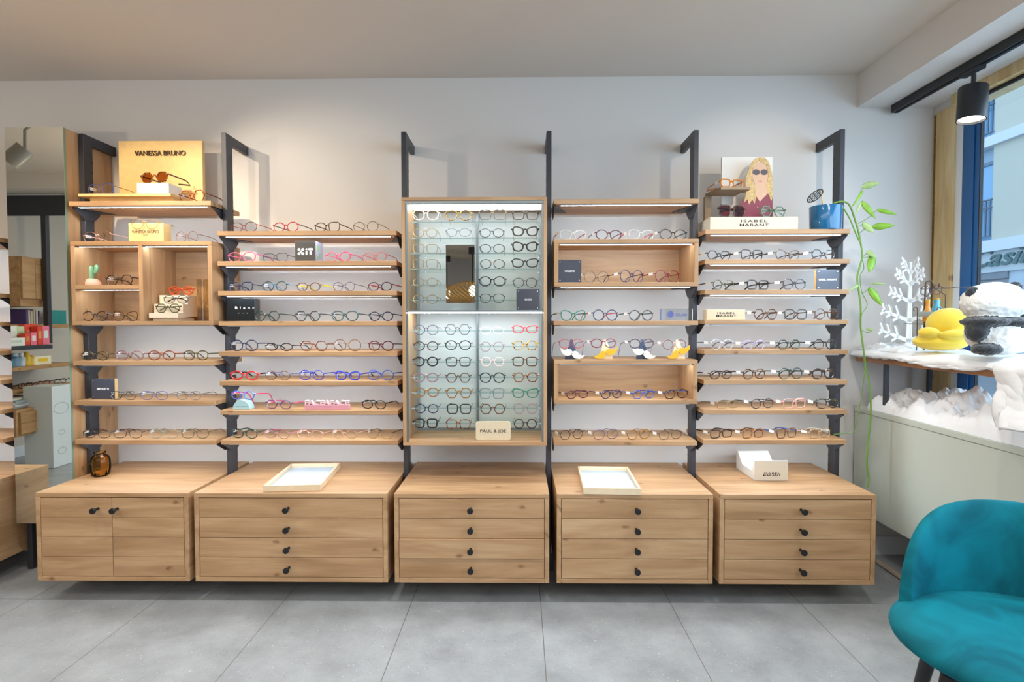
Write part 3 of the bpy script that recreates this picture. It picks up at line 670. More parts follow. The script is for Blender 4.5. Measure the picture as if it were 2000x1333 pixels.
# -- bay by the mirror
y0 = -.13; zt = S[(1, 0)]
xa, zp1 = xz(230.5, 275.5, y0); xb, _ = xz(394.5, 275.5, y0)
r = thing('brand_panel', 'large upright light wood panel with raised dark name, top shelf by mirror', 'sign', ((xa + xb) / 2, y0, zt + .001))
MB().box(xa, xb, y0, y0 + .022, zt + .001, zp1).build('board', OAKX if False else BUN, r, bev=.0015)
cx, cz = xz(312, 299, y0 - .006); w_ = xz(362, 299, y0)[0] - xz(262.5, 299, y0)[0]
text('VANESSA BRUNO', cx, y0 - .006, cz, w_, .022, r, mat('bronze_letters', '#4a3826', .4, .3), .012, depth=.0065)
yr = -.285; xa, zr = xz(152, 378.5, yr); xb, _ = xz(333, 378.5, yr)
r = thing('display_riser', 'thin wooden riser plate on the top shelf by the mirror', 'stand', ((xa + xb) / 2, -.21, zt + .0005))
MB().box(xa, xb, yr, -.140, zr - .012, zr).build('plate', BUN, r, bev=.001)
MB().box(xa + .03, xb - .004, yr + .03, -.150, zt + .0005, zr - .012).build('base', BUN, r)
yb_ = -.262; xa, zw = xz(267, 357.5, yb_); xb, _ = xz(329, 357.5, yb_)
tag(MB().box(xa, xb, yb_, yb_ + .1, zr + .0003, zw).build('white_box', WHITE, bev=.001), 'small white box under the brown sunglasses, top shelf by mirror', 'box')
gg = 'eyeglasses in the wooden name display'
row('on the wooden riser by the mirror', gg, -.268, zr, A, '171 223 359,pa,blue/gold,t')
row('on white box by wooden name panel', gg, -.258, zw + .0004, A, '274 330 336,hx,tortoise/brown,k,brown', tagged=False, tlen=.06)
row('right end of top shelf by mirror', gg, -.268, zt, A, '349 401 371.6,hx,red tortoise,m')
# name block on the cube unit
zt = S[(1, 1)]; yb_ = -.262; xa, zw = xz(250.5, 436, yb_); xb, _ = xz(319, 436, yb_)
r = thing('name_block', 'small light wood name block on top of the cube unit', 'sign', ((xa + xb) / 2, yb_, zt))
MB().box(xa, xb, yb_, yb_ + .055, zt + .0003, zw).build('block', BUN, r, bev=.001)
cx, cz = xz(284, 453, yb_); text('VANESSA BRUNO', cx, yb_ - .0006, cz, .117, .0125, r, mat('bronze_letters', '#4a3826'), .012)
text('PARIS', cx, yb_ - .0006, cz - .0135, .02, .003, r, mat('bronze_letters', '#4a3826'))
row('hung over the small wood name block', gg, yb_ - .009, zt, 0, '255.5 309.5 427 448.5,rd,gold,t', tagged=False, tip=.0335, tlen=.05)
# stair stand
zt = S[(1, 1.5)]; xa, z1 = xz(291, 611.5, -.285); xb, _ = xz(348, 611.5, -.285); z2 = xz(330, 594, -.245)[1]; z3 = xz(340, 577, -.205)[1]
STEP = mat('pale_stair_stand', '#e9dcc6', .55)
r = thing('stair_stand', 'pale three-step stand holding eyeglasses inside the cube unit', 'stand', ((xa + xb) / 2, -.2, zt))
MB().prism([(-.287, zt + .012), (-.25, zt + .012), (-.135, zt + .02), (-.135, z3), (-.212, z3), (-.212, z2), (-.25, z2), (-.25, z1), (-.287, z1)], 'x', xa, xb).build('steps', STEP, r, smooth=0, bev=.0008)
MB().box(xa + .008, xb - .008, -.27, -.15, zt + .0005, zt + .012).build('base', STEP, r)
row('lowest step of stair stand', gg, -.272, z1 + .0004, math.radians(-6), '303 353 593.5,hx,olive,m', folded=True)
row('middle step of stair stand', gg, -.236, z2 + .0004, math.radians(-6), '318.5 369 576.5,rd,grey/dark brown,m', folded=True)
row('top step of stair stand', gg, -.200, z3 + .0004, math.radians(-6), '329 379 559,pa,orange red,k', folded=True)
# acrylic tube with gold twigs
xc = xz(396.5, 600, -.2)[0]; zc1 = xz(396, 546, -.2)[1]
r = thing('acrylic_tube', 'clear acrylic tube filled with golden twigs, in the cube unit', 'vase', (xc, -.2, zt))
MB().lathe([(.0245, zt + .0005), (.0245, zc1), (.0225, zc1), (.0225, zt + .006)], (xc, -.2, 0), 28).build('tube', glass('tube_acrylic', '#f6f3ea', .08), r)
tw = MB()
for k in range(26):
    a = random.uniform(0, 2 * PI); h = random.uniform(.01, zc1 - zt - .03); q = .016
    p = Vector((xc + q * math.cos(a), -.2 + q * math.sin(a), zt + h)); d = Vector((random.uniform(-.4, .4), random.uniform(-.4, .4), 1)) * .022
    e = p + d; e.x = xc + max(-.019, min(.019, e.x - xc)); e.y = -.2 + max(-.019, min(.019, e.y + .2)); tw.tube([p, e], .0012, 5)
tag(tw.build('golden_twigs', mat('gold_twig', '#b98a3c', .4, .5), r), kind='stuff')
# cactus
zt = S[(1, 1.7)]; xc = xz(177, 540, -.21)[0]
r = thing('ceramic_cactus', 'green ceramic cactus in a dome-shaped pink pot, in the cube unit', 'ornament', (xc, -.21, zt))
MB().lathe([(.038, zt + .0005), (.040, zt + .006), (.039, zt + .016), (.033, zt + .027), (.020, zt + .033), (.001, zt + .034)], (xc, -.21, 0), 28).build('pot', mat('pink_ceramic', '#e6b9a2', .5), r, smooth=60)
GRN = mat('cactus_glaze', '#6f9f7c', .35, var=.12, scale=70)
c = MB(); c.lathe([(.0125, zt + .03), (.0135, zt + .05), (.0135, zt + .072), (.011, zt + .085), (.006, zt + .0895), (.0005, zt + .0905)], (xc, -.21, 0), 36, .06, 9)
c.build('body', GRN, r, smooth=80)
for s in (-1, 1):
    c = MB(); c.tube([(xc + s * .010, -.21, zt + .058), (xc + s * .021, -.21, zt + .060), (xc + s * .0265, -.21, zt + .069), (xc + s * .0275, -.21, zt + .083), (xc + s * .0265, -.21, zt + .092), (xc + s * .026, -.21, zt + .0945)], [.007, .0085, .0095, .0095, .007, .002], 14)
    c.build('arm', GRN, r, smooth=80)

def plate_sign(label, txt, u0, u1, v0, v1, y, zbase, yaw=0.0, back=.022, tw=.6, col='#3b3d49'):
    xa, zb = xz(u0, v0, y); xb, _ = xz(u1, v0, y); zb_ = zbase + .0004
    r = thing('name_plate', label, 'sign', ((xa + xb) / 2, y, zb_), 'dark square name plates')
    MB().box(xa + .002, xb - .002, y + .004, y + .004 + back, zb_, zb - .002).build('wood_block', BUN, r, bev=.0006)
    MB().box(xa, xb, y, y + .003, zb_, zb).build('plate', mat('dark_gloss_plate', col, .18, coat=.4), r, bev=.0006)
    for a in (xa + .009, xb - .009):
        for c in (zb_ + .009, zb - .009): MB().disc((a, c, y - .002), .0024, 'y', .0025, 12).build('stud', mat('steel_stud', '#c9cbd0', .25, 1), r)
    text(txt, (xa + xb) / 2, y - .0004, (zb + zb_) / 2, (xb - xa) * tw, .0075, r, WHITEINK, .02)
plate_sign('black square name plate on a shelf by the mirror', 'SILHOUETTE', 178, 223, 740, 776, -.245, S[(1, 3)], tw=.53)
plate_sign('dark square name plate inside the upper open box', 'WOODYS', 1089.5, 1135.5, 508, 546.6, -.282, S[(4, 1.5)], tw=.42)
plate_sign('dark square name plate in the glass case', 'GUCCI', 1008.5, 1054, 565, 602, -.262, VM + .0042, tw=.29)
plate_sign('dark square name plate on third shelf nearest the window', 'ISABEL MARANT', 1595, 1640, 526.6, 564, -.262, S[(5, 2)], tw=.78)
# amber jar
p = at_z(185.5, 934, T); xc, yc = p.x, p.y + .033
r = thing('amber_jar', 'ribbed amber glass jar standing on the two-door cabinet', 'jar', (xc, yc, T))
H_ = .106
AMB = bpy.data.materials.new('amber_glass'); AMB.use_nodes = True; nt = AMB.node_tree; nt.nodes.clear()
o_ = nt.nodes.new('ShaderNodeOutputMaterial'); m_ = nt.nodes.new('ShaderNodeMixShader'); t_ = nt.nodes.new('ShaderNodeBsdfTransparent'); g_ = nt.nodes.new('ShaderNodeBsdfGlossy'); lw = nt.nodes.new('ShaderNodeLayerWeight')
t_.inputs[0].default_value = lin('#fbe6b4'); g_.inputs['Roughness'].default_value = .05; lw.inputs[0].default_value = .25
nt.links.new(lw.outputs['Fresnel'], m_.inputs[0]); nt.links.new(t_.outputs[0], m_.inputs[1]); nt.links.new(g_.outputs[0], m_.inputs[2]); nt.links.new(m_.outputs[0], o_.inputs[0])
pr = [(.027, .001), (.034, .008), (.0385, .03), (.0395, .05), (.038, .072), (.032, .086), (.0235, .092), (.020, .095), (.0205, .100), (.0225, .103)]
MB().lathe(pr + [(a - .002, b) for a, b in pr[::-1][:-1]] + [(.025, .004)], (xc, yc, T), 48, .025, 14).build('glass_body', AMB, r, smooth=60)
MB().tube([(xc + .0222 * math.cos(k * PI / 12), yc + .0222 * math.sin(k * PI / 12), T + .1035) for k in range(24)], .0018, 8, closed=True).build('rim', AMB, r)

# -- wide bay
# cube sign
y0 = -.285; zt = S[(2, 1)] + .0004; xa, z1 = xz(576, 471, y0); xb, _ = xz(616, 471, y0)
r = thing('cube_sign', 'dark grey cube sign with dotted white letters and lilac side', 'sign', ((xa + xb) / 2, y0, zt))
MB().box(xa, xb, y0, y0 + .085, zt, z1).build('cube', mat('cube_grey', '#4a4641', .6), r, bev=.0006)
sd = MB().box(xb, xb + .001, y0 + .0005, y0 + .0845, zt + .0005, z1 - .0005).build('side_panel', mat('lilac_print', '#a7a2b8', .6), r, smooth=0)
hx = MB()
for (a, b, q) in ((.028, .058, .016), (.050, .028, .014), (.026, .018, .008)):
    hx.prism([(y0 + a + q * math.cos(k * PI / 3 + PI / 6), zt + b + q * math.sin(k * PI / 3 + PI / 6)) for k in range(6)], 'x', xb + .001, xb + .0014)
hx.build('hexagon_print', mat('green_hexagon', '#7fae72', .6), sd, smooth=0)
cx = (xa + xb) / 2; cz = zt + (z1 - zt) * .48; q = .0056; dd = .0148
lt = MB()
for (a, b) in ((-1, 1), (1, 1), (0, 0), (-1, -1), (1, -1)): lt.disc((cx - .0185 + a * .0078, cz + b * .0085, y0 - .0006), .0062 if (a or b) else .0042, 'y', .0008, 16)
lt.disc((cx + .005, cz + .0095, y0 - .0006), .0044, 'y', .0008, 16)
def pill(x0_, x1_, z0_, z1_):
    rr = min(x1_ - x0_, z1_ - z0_) / 2; pts = []
    for (ax, az, a0) in ((x1_ - rr, z1_ - rr, 0), (x0_ + rr, z1_ - rr, PI / 2), (x0_ + rr, z0_ + rr, PI), (x1_ - rr, z0_ + rr, 1.5 * PI)):
        for k in range(5): an = a0 + k * PI / 8; pts.append((ax + rr * math.cos(an), az + rr * math.sin(an)))
    return pts
lt.prism(pill(cx + .001, cx + .009, cz - .0145, cz + .0035), 'y', y0 - .0006, y0 + .0002)
lt.prism(pill(cx + .012, cx + .033, cz + .005, cz + .0145), 'y', y0 - .0006, y0 + .0002)
lt.prism(pill(cx + .018, cx + .027, cz - .0145, cz + .0035), 'y', y0 - .0006, y0 + .0002)
lt.build('lettering', WHITEINK, r, smooth=0)
# glossy black sign
y0 = -.262; zt = S[(2, 3)] + .0004; xa, z1 = xz(443.5, 584, y0); xb, _ = xz(497.5, 584, y0)
r = thing('black_sign', 'glossy black block sign at the left of the fourth wide shelf', 'sign', ((xa + xb) / 2, y0, zt))
MB().box(xa, xb, y0, y0 + .05, zt, z1).build('block', mat('gloss_black', '#1a1d20', .08, coat=.5), r, bev=.0008)
cx, cz = xz(478, 601.5, y0); text('Blanc', cx, y0 - .0005, cz, .083, .0105, r, WHITEINK, 0, 1.9)
st = MB()
for k in (-1, 0, 1): cc = cx + k * .0175 - .008; st.box(cc - .0016, cc + .0016, y0 - .0005, y0 + .0002, cz - .0232, cz - .0226).box(cc - .0003, cc + .0003, y0 - .0005, y0 + .0002, cz - .0245, cz - .0213)
st.build('star_marks', WHITEINK, r, smooth=0)
# half-round stand
y0 = -.287; zt = S[(2, 6)] + .0004; xa, z1 = xz(454, 782, y0); xb, _ = xz(487.5, 782, y0); cx = (xa + xb) / 2; R_ = (xb - xa) / 2
r = thing('half_round_stand', 'pale blue half-round stand carrying the round blue eyeglasses', 'stand', (cx, y0, zt))
pts = [(cx + R_ * math.cos(k * PI / 24), zt + (z1 - zt) * math.sin(k * PI / 24)) for k in range(25)]
MB().prism(pts, 'y', y0, y0 + .045).build('body', mat('pale_blue_card', '#a9cdd4', .6), r, bev=.0008)
text('SEEEYESEE', cx + .002, y0 - .0005, zt + .013, .052, .0034, r, mat('teal_ink', '#6d97a2', .6), .01, 1.1)
hs = zt + .041 * .62
row('on pale blue half-round stand', g if False else 'eyeglasses on the wide shelves', y0 + .022, S[(2, 6)], B_, '451 498 764 781.2,rd,blue/hot pink,m')
row('beside half-round stand, seventh wide shelf', 'eyeglasses on the wide shelves', GL, S[(2, 6)], B_, '518 571 782,hx,purple/pink,m')
row('right end of seventh wide shelf', 'eyeglasses on the wide shelves', GL, S[(2, 6)], B_, '706 755 782,rd,black,m')
# pink letter sign
y0 = -.292; xa, zb = xz(595, 791.5, y0); xb, _ = xz(680.5, 791.5, y0); z1 = xz(640, 783, y0)[1]
r = thing('letter_sign', 'pink sign with standing cut-out letters on the seventh wide shelf', 'sign', ((xa + xb) / 2, y0, zt))
PK = mat('pink_card', '#d798a6', .6)
MB().box(xa, xb, y0, y0 + .028, zt, zb).build('base', PK, r, bev=.0006)
text('FACE A FACE'.replace(' ', ''), (xa + xb) / 2, y0 + .003, (zb + z1) / 2 - .0005, xb - xa, z1 - zb, r, mat('pale_pink_letters', '#f3d3d8', .5), .01, 1.0, depth=.018)
text('PARIS', (xa + xb) / 2, y0 - .0005, zt + .0125, .034, .0045, r, mat('dark_pink_ink', '#b2707f', .6), .01, 1.5)

# -- glass case: cream sign, little mirror
y0 = -.30; zb = VZ0 + .0145 + .0004; xa, z1 = xz(929, 822, y0); xb, z0 = xz(997.5, 859, y0)
r = thing('rounded_sign', 'cream rounded name sign at the bottom of the glass case', 'sign', ((xa + xb) / 2, y0, zb))
def rr(xa, xb, za, zb_, q):
    pts = []
    for (ax, az, a0) in ((xb - q, zb_ - q, 0), (xa + q, zb_ - q, PI / 2), (xa + q, za + q, PI), (xb - q, za + q, 1.5 * PI)):
        for k in range(6): an = a0 + k * PI / 10; pts.append((ax + q * math.cos(an), az + q * math.sin(an)))
    return pts
zoff = zb
MB().prism(rr(xa, xb, zoff, zoff + (z1 - z0), .009), 'y', y0, y0 + .008).build('plate', CREAM, r, bev=.0008)
MB().prism([(y0 + .008, zoff + .0), (y0 + .045, zoff), (y0 + .008, zoff + .05)], 'x', (xa + xb) / 2 - .02, (xa + xb) / 2 + .02).build('stand', CREAM, r)
text('PAUL & JOE', (xa + xb) / 2, y0 - .0005, zoff + (z1 - z0) * .47, (xb - xa) * .74, .0165, r, INK, .012)
y0 = -.262; xa, z1 = xz(870.5, 478.5, y0); xb, z0 = xz(927.5, 592, y0)
r = thing('display_mirror', 'small upright mirror in the glass case reflecting a pendant lamp', 'mirror', ((xa + xb) / 2, y0, z0))
MB().box(xa, xb, y0 + .0012, y0 + .006, z0, z1).build('backing', mat('mirror_backing', '#8a8880', .6), r)
MB().box(xa + .0008, xb - .0008, y0, y0 + .0012, z0 + .0008, z1 - .0008).build('mirror_glass', MIRM, r, smooth=0)

# -- bay right of the case: acrylic sign, moustache stands
y0 = -.285; zt = S[(4, 2)] + .0004; xa, z1 = xz(1290, 603.5, y0); xb, _ = xz(1353, 603.5, y0)
r = thing('acrylic_sign', 'clear acrylic sign with blue round emblem and blue name', 'sign', ((xa + xb) / 2, y0, zt))
MB().box(xa, xb, y0, y0 + .006, zt, z1).build('plate', ACRYL, r, smooth=0)
BI = mat('blue_ink', '#4b5fae', .5)
MB().box(xa + .0005, xa + .003, y0 - .0005, y0, zt + .001, z1 - .001).build('blue_bar', BI, r, smooth=0)
MB().box(xb - .003, xb - .0005, y0 - .0005, y0, zt + .001, z1 - .001).build('white_bar', WHITE, r, smooth=0)
cx, cz = xz(1309.5, 614.5, y0); em = MB(); Rr = .0148
for k in range(-4, 5):
    q = k * Rr / 4.6; h = math.sqrt(max(0, Rr * Rr - q * q))
    em.box(cx + q - .0009, cx + q + .0009, y0 - .0006, y0, cz - h, cz + h)
for k in range(-3, 4):
    q = k * Rr / 4.2; h = math.sqrt(max(0, Rr * Rr - q * q)) * .62
    em.box(cx - h, cx + h, y0 - .0009, y0 - .0006, cz + q - .0007, cz + q + .0007)
em.build('emblem', BI, r, smooth=0)
cx, cz = xz(1330.5, 615.5, y0); text('ZEELAND', cx, y0 - .0005, cz, .049, .0105, r, BI, .01)
NAVY = mat('dark_blue_cone', '#34405a', .6); RAW = mat('raw_wood_cone', '#e6cfa6', .6, var=.06, scale=40)
YEL = mat('yellow_lacquer', '#eab020', .45); WHT = mat('white_lacquer', '#f4efe4', .5)
mous = [(0, .008), (.010, .0155), (.020, .014), (.032, .006), (.045, .004), (.060, .010), (.050, -.006), (.036, -.014), (.020, -.016), (.008, -.011), (0, -.004)]
zt = S[(4, 3)] + .0004
for (uc, nm, mm, tl, lb) in ((1116, NAVY, WHT, -.30, 'white moustache on a dark blue nose stand, first on the lower open box'), (1182, RAW, YEL, .34, 'yellow moustache on a bare wood nose stand, second on the lower open box'),
                              (1254, NAVY, WHT, -.36, 'white moustache on a dark blue nose stand, third on the lower open box'), (1323, RAW, YEL, .46, 'yellow moustache on a bare wood nose stand, fourth on the lower open box')):
    yc = -.243; xc, ztop = xz(uc, 663 if nm is NAVY else 664, yc)
    r = thing('nose_stand', lb, 'stand', (xc, yc, zt), 'nose and moustache eyeglass stands')
    h = ztop - zt
    prof = [(-.030, 0), (.030, 0), (.0045, h), (-.0045, h)]
    n_ = MB(); n_.add([(xc - .031, yc - .022, zt), (xc + .031, yc - .022, zt), (xc + .020, yc + .03, zt), (xc - .020, yc + .03, zt), (xc - .0045, yc - .006, ztop), (xc + .0045, yc - .006, ztop), (xc + .0045, yc + .008, ztop), (xc - .0045, yc + .008, ztop)],
                       [(0, 1, 2, 3), (4, 5, 6, 7), (0, 1, 5, 4), (1, 2, 6, 5), (2, 3, 7, 6), (3, 0, 4, 7)])
    n_.build('nose', nm, r, bev=.002)
    zm = zt + .024; ct, s_ = math.cos(tl), math.sin(tl)
    pts = mous + [(-a, b) for a, b in mous[1:-1][::-1]]
    pts = [(xc + a * .93 * ct - b * s_, zm + a * .93 * s_ + b * ct) for a, b in pts]
    dz = max(0, zt + .001 - min(p[1] for p in pts)); pts = [(a, b + dz) for a, b in pts]
    MB().prism(pts, 'y', yc - .030, yc - .0245).build('moustache', mm, r, bev=.0007)
    MB().disc((xc, zm + dz, yc - .0315), .0022, 'y', .012, 12).build('screw', mat('steel_screw', '#8f8a80', .3, .9), r)

# -- bay nearest the window: long name box, riser, portrait, sunglasses, blue pot
zt = S[(5, 0)] + .0004; y0 = -.292; xa, z1 = xz(1387, 424, y0); xb, _ = xz(1559, 424, y0); IMW = mat('bleached_wood', '#ddd2bd', .55, var=.05, scale=25)
r = thing('name_box', 'long bleached wood name box on the top shelf nearest the window', 'sign', ((xa + xb) / 2, y0, zt))
MB().box(xa, xb, y0, y0 + .17, zt, z1).build('box', IMW, r, bev=.0008)
cx, cz = xz(1473, 432, y0); text('ISABEL', cx, y0 - .0005, cz, .110, .0105, r, INK, .016, 1.3)
cx, cz = xz(1473, 439.5, y0); text('MARANT', cx, y0 - .0005, cz, .120, .0110, r, INK, .016, 1.15)
zb = z1 + .0003; y1 = -.155; xa, zp1 = xz(1410, 307, y1); xb, _ = xz(1509, 307, y1); xm_ = xz(1456, 370, -.235)[0]
pt = thing('portrait_panel', 'white portrait panel of a long-haired blonde person in sunglasses and maroon shirt', 'poster', ((xa + xb) / 2, y1, zb))
MB().box(xa, xb, y1, y1 + .012, zb, zp1).build('panel', WHITE, pt, bev=.0005)
yp = -.222
def pp(pts, y): return [xz(u, v, y) for u, v in pts]
def zf(pts): return [(a, max(b, zb + .0002)) for a, b in pts]
SKIN = mat('skin_print', '#e2b898', .7); HAIR = mat('blond_print', '#d8b67e', .7, var=.25, scale=90); SHIRT = mat('maroon_print', '#8e4655', .7, var=.12, scale=120); SHADE = mat('dark_lens_print', '#5d5458', .6)
MB().prism(zf(pp([(1441, 412), (1446, 398), (1453, 388), (1465, 379), (1500, 376), (1509, 372), (1509, 424), (1441, 424)], yp)), 'y', yp, yp + .004).build('shirt', SHIRT, pt, smooth=0)
MB().prism(pp([(1472, 360), (1500, 358), (1501, 377), (1484, 394), (1472, 376)], yp - .0006), 'y', yp - .0006, yp + .001).build('neck', SKIN, pt, smooth=0)
HL = [(1484, 307), (1476, 309), (1469, 316), (1464, 326), (1460, 338), (1456, 350), (1456, 366), (1457, 380), (1453, 396), (1460, 390), (1463, 400), (1469, 390), (1474, 398), (1478, 380), (1474, 366), (1470, 350), (1469, 336), (1473, 322), (1483, 315)]
HR = [(1484, 307), (1494, 308), (1501, 315), (1505, 326), (1508, 340), (1509, 356), (1509, 384), (1506, 394), (1503, 384), (1499, 376), (1497, 362), (1500, 348), (1501, 336), (1497, 322), (1484, 315)]
MB().prism(pp(HL, yp - .0012), 'y', yp - .0012, yp + .003).build('hair_left', HAIR, pt, smooth=0)
MB().prism(pp(HR, yp - .0012), 'y', yp - .0012, yp + .003).build('hair_right', HAIR, pt, smooth=0)
MB().prism(pp([(1485 + 15.5 * math.cos(k * PI / 12), 341 + 25 * math.sin(k * PI / 12)) for k in range(24)], yp - .0003), 'y', yp - .0003, yp + .002).build('face', SKIN, pt, smooth=0)
for uc in (1477, 1492.5): MB().prism(pp([(uc + 7.2 * math.cos(k * PI / 8), 336.5 + 5.6 * math.sin(k * PI / 8)) for k in range(16)], yp - .0008), 'y', yp - .0008, yp).build('printed_sunglass_lens', SHADE, pt, smooth=0)
MB().prism(pp([(1479, 335), (1490, 335), (1490, 337), (1479, 337)], yp - .0007), 'y', yp - .0007, yp).build('printed_bridge', SHADE, pt, smooth=0)
MB().prism(pp([(1485 + 4.2 * math.cos(k * PI / 8), 354.5 + 1.6 * math.sin(k * PI / 8)) for k in range(16)], yp - .0007), 'y', yp - .0007, yp).build('mouth', mat('lip_print', '#cf8f82', .7), pt, smooth=0)
for (a, b) in ((1492, 380), (1485, 391), (1480, 405)): MB().disc((*xz(a, b, yp - .0008), yp - .0008), .0018, 'y', .001, 10).build('button', WHITE, pt)
# riser plate
ZR = xz(1430, 366.5, -.275)[1]
r = thing('side_riser', 'brown wooden ledge holding orange eyeglasses left of the portrait', 'stand', (xm_ - .05, -.23, zb))
xa = xz(1409, 368, -.29)[0]
MB().prism([(xa - .004, -.29), (xm_, -.29), (xm_, yp - .006), (xm_ - .03, -.165), (xa - .026, -.165)] if False else [(xa - .002, -.290), (xm_, -.290), (xm_, -.226), (xm_ - .016, -.226), (xm_ - .016, -.160), (xa - .026, -.160)], 'z', ZR - .012, ZR).build('ledge', mat('grey_brown_wood', '#9c8263', .55, var=.08), r, bev=.0006)
MB().box(xa - .026, xa + .002, -.1605, -.135, zb, ZR - .012).build('support', mat('grey_brown_wood', '#9c8263'), r)
gg = 'eyeglasses in the portrait display'
row('on the wooden ledge by portrait', gg, -.270, ZR + .0003, math.radians(10), '1406 1452 349.5,sq,orange,k', tlen=.035)
row('below the wooden ledge by portrait', gg, -.268, zb + .0003, math.radians(14), '1403 1456 400.5,sq,dark tortoise,k,wine', folded=True)
row('on name box before the portrait', gg, -.268, zb + .0003, math.radians(14), '1484 1535 403,hx,olive green,k', folded=True)
# cream name block on 4th shelf
zt = S[(5, 3)] + .0004; y0 = -.28; xa, z1 = xz(1380, 605, y0); xb, _ = xz(1455.5, 605, y0)
r = thing('cream_block', 'cream name block at the left of the fourth shelf nearest the window', 'sign', ((xa + xb) / 2, y0, zt))
MB().box(xa, xb, y0, y0 + .05, zt, z1).build('block', CREAM, r, bev=.0006)
text('ISABEL', xz(1418.5, 612, y0)[0], y0 - .0005, xz(1418.5, 612, y0)[1], .074, .0085, r, INK, .016, 1.3)
text('MARANT', xz(1418.5, 617.5, y0)[0], y0 - .0005, xz(1418.5, 617.5, y0)[1], .084, .0085, r, INK, .016, 1.15)

# -- on the cabinets: two trays, cream case
def tray(label, nl, nr, fl):
    a = at_z(nl[0], nl[1], T); b = at_z(nr[0], nr[1], T); c = at_z(fl[0], fl[1], T)
    ux = (b - a); W = ux.length; ux.normalize(); D = (c - a).length; ang = math.atan2(ux.y, ux.x)
    r = thing('wooden_tray', label, 'tray', (a.x, a.y, T + .0005), 'shallow wooden trays', ang); h, t = .025, .008; WD = mat('pale_tray_wood', '#e3cdab', .5, var=.05, scale=30)
    for q in ((0, W, 0, t), (0, W, D - t, D), (0, t, t, D - t), (W - t, W, t, D - t)): MB().box(*q, 0, h).build('side', WD, r, local=True, bev=.0006)
    MB().box(t, W - t, t, D - t, .001, .005).build('bottom', WD, r, local=True)
    MB().box(t + .0005, W - t - .0005, t + .0005, D - t - .0005, .0055, .008).build('lining', mat('tray_lining', '#b9c4d0', .8), r, local=True, smooth=0)
tray('pale wooden tray with white lining on the wide cabinet', (514, 962), (626, 959.5), (568, 917))
tray('pale wooden tray with white lining near the glass case\'s right side', (1139.5, 966.4), (1252, 967.8), (1126, 922))
a = at_z(1473.5, 939.5, T); b = at_z(1537, 939, T); c = at_z(1436, 915, T)
W = b.x - a.x; D = c.y - a.y
r = thing('eyewear_case', 'cream folded case with dark name on the cabinet nearest the window', 'case', (a.x, a.y, T + .0005))
CS = mat('cream_case', '#dcd3c2', .55, bump=.05, scale=300); CSI = mat('white_case_lining', '#eef0ec', .7)
MB().prism([(0, 0), (D, 0), (D, .072), (D - .006, .082), (D - .018, .081), (D - .075, .036), (.03, .036), (.006, .083), (0, .083)], 'x', 0, W).build('body', CSI, r, local=True, smooth=0, bev=.001)
MB().box(-.0005, W + .0005, -.002, -.0003, 0, .083).build('front_flap', CS, r, local=True, bev=.0006)
text('ISABEL', a.x + W * .52, a.y - .0026, T + .033, .066, .0075, r, INK, .016, 1.3)
text('MARANT', a.x + W * .52, a.y - .0026, T + .0235, .074, .0075, r, INK, .016, 1.15)

# ------------------------------------------------------------------ window side: counter, ledge, snow, toys
def uvx(u, v, x): return at_x(u, v, x)
CX = 1.556
cnt = thing('window_counter', 'low pale counter on tube legs along the street window', 'counter', (1.72, -1.1, .2))
CMAT = mat('pale_counter', '#c6cdc2', .5, bump=.03, scale=150)
MB().box(CX, XW - .004, -2.2, -.015, .682, .705).build('top_panel', CMAT, cnt, bev=.0015)
MB().box(CX + .002, XW - .004, -2.2, -.015, .226, .6805).build('body', CMAT, cnt, bev=.0015)
LEG = mat('beige_tube', '#b3a592', .45)
for y in (-.95, -1.9): MB().tube([(CX + .03, y, .226), (CX + .03, y, .012)], .011, 10).build('leg', LEG, cnt)
MB().tube([(CX + .06, -.12, .0125), (CX + .06, -2.0, .0125)], .012, 10).build('foot_rail', LEG, cnt)
PZ = .937
led_ = thing('window_ledge', 'wooden ledge on black posts above the pale counter by the window', 'shelf', (1.72, -.5, .7055))
MB().box(CX + .002, XW - .035, -.98, -.016, PZ - .022, PZ).build('board', oak('ledge_wood', 'y', cols=('#8d5f3c', '#a9744a', '#bd8a5e')), led_, bev=.001)
for (x, y) in ((CX + .02, -.215), (1.84, -.10), (CX + .02, -.94), (1.84, -.94)): MB().box(x - .008, x + .008, y - .008, y + .008, .7055, PZ - .022).build('post', BLACK, led_)
SNOW = mat('snow_wool', '#f4f5f6', .95, bump=.6, scale=70)
def nz(x, y, s=9, a=1): return noise.noise(Vector((x * s, y * s, 3.7))) * a
# snow blanket over the ledge, a fold hanging over its near edge
def bl_top(a, b):
    y = -.014 - 1.0 * a; k = b
    if k < .15:
        q = k / .15; x = CX - .012; z = PZ + .012 - (1 - q) * (.004 + .014 * abs(nz(y, 2, 6)) + .016 * max(0, -math.sin(a * 7.5 + .4)))
        x += .006 * nz(y, q, 25) - .006
    else:
        q = (k - .15) / .85; x = CX - .014 + q * (XW - .035 - CX + .012); z = PZ + .016 + .014 * min(1, q * 6) + .010 * abs(nz(x, y, 11)) + .004 * nz(x, y, 34) + .002
    return (x, y, z)
bm_ = MB(); bm_.grid(bl_top, 90, 40)
bo = bm_.build('snow_blanket', SNOW, smooth=180); m_ = bo.modifiers.new('thick', 'SOLIDIFY'); m_.thickness = .010; m_.offset = 0
tag(bo, 'white fleece snow blanket draped over the wooden window ledge', 'blanket')
def drape(a, b):
    y = -.86 - .20 * a; z = PZ + .034 - b * (PZ - .735) ; x = CX - .030 - .012 * math.sin(a * 8) * b - .035 * b * b + .014 * nz(y, z, 14) + .003 * nz(y, z, 55)
    if b < .12: x += (.12 - b) * .5
    return (x, y - .06 * b + .03 * b * nz(z, a, 10), z)
dm = MB(); dm.grid(drape, 44, 50)
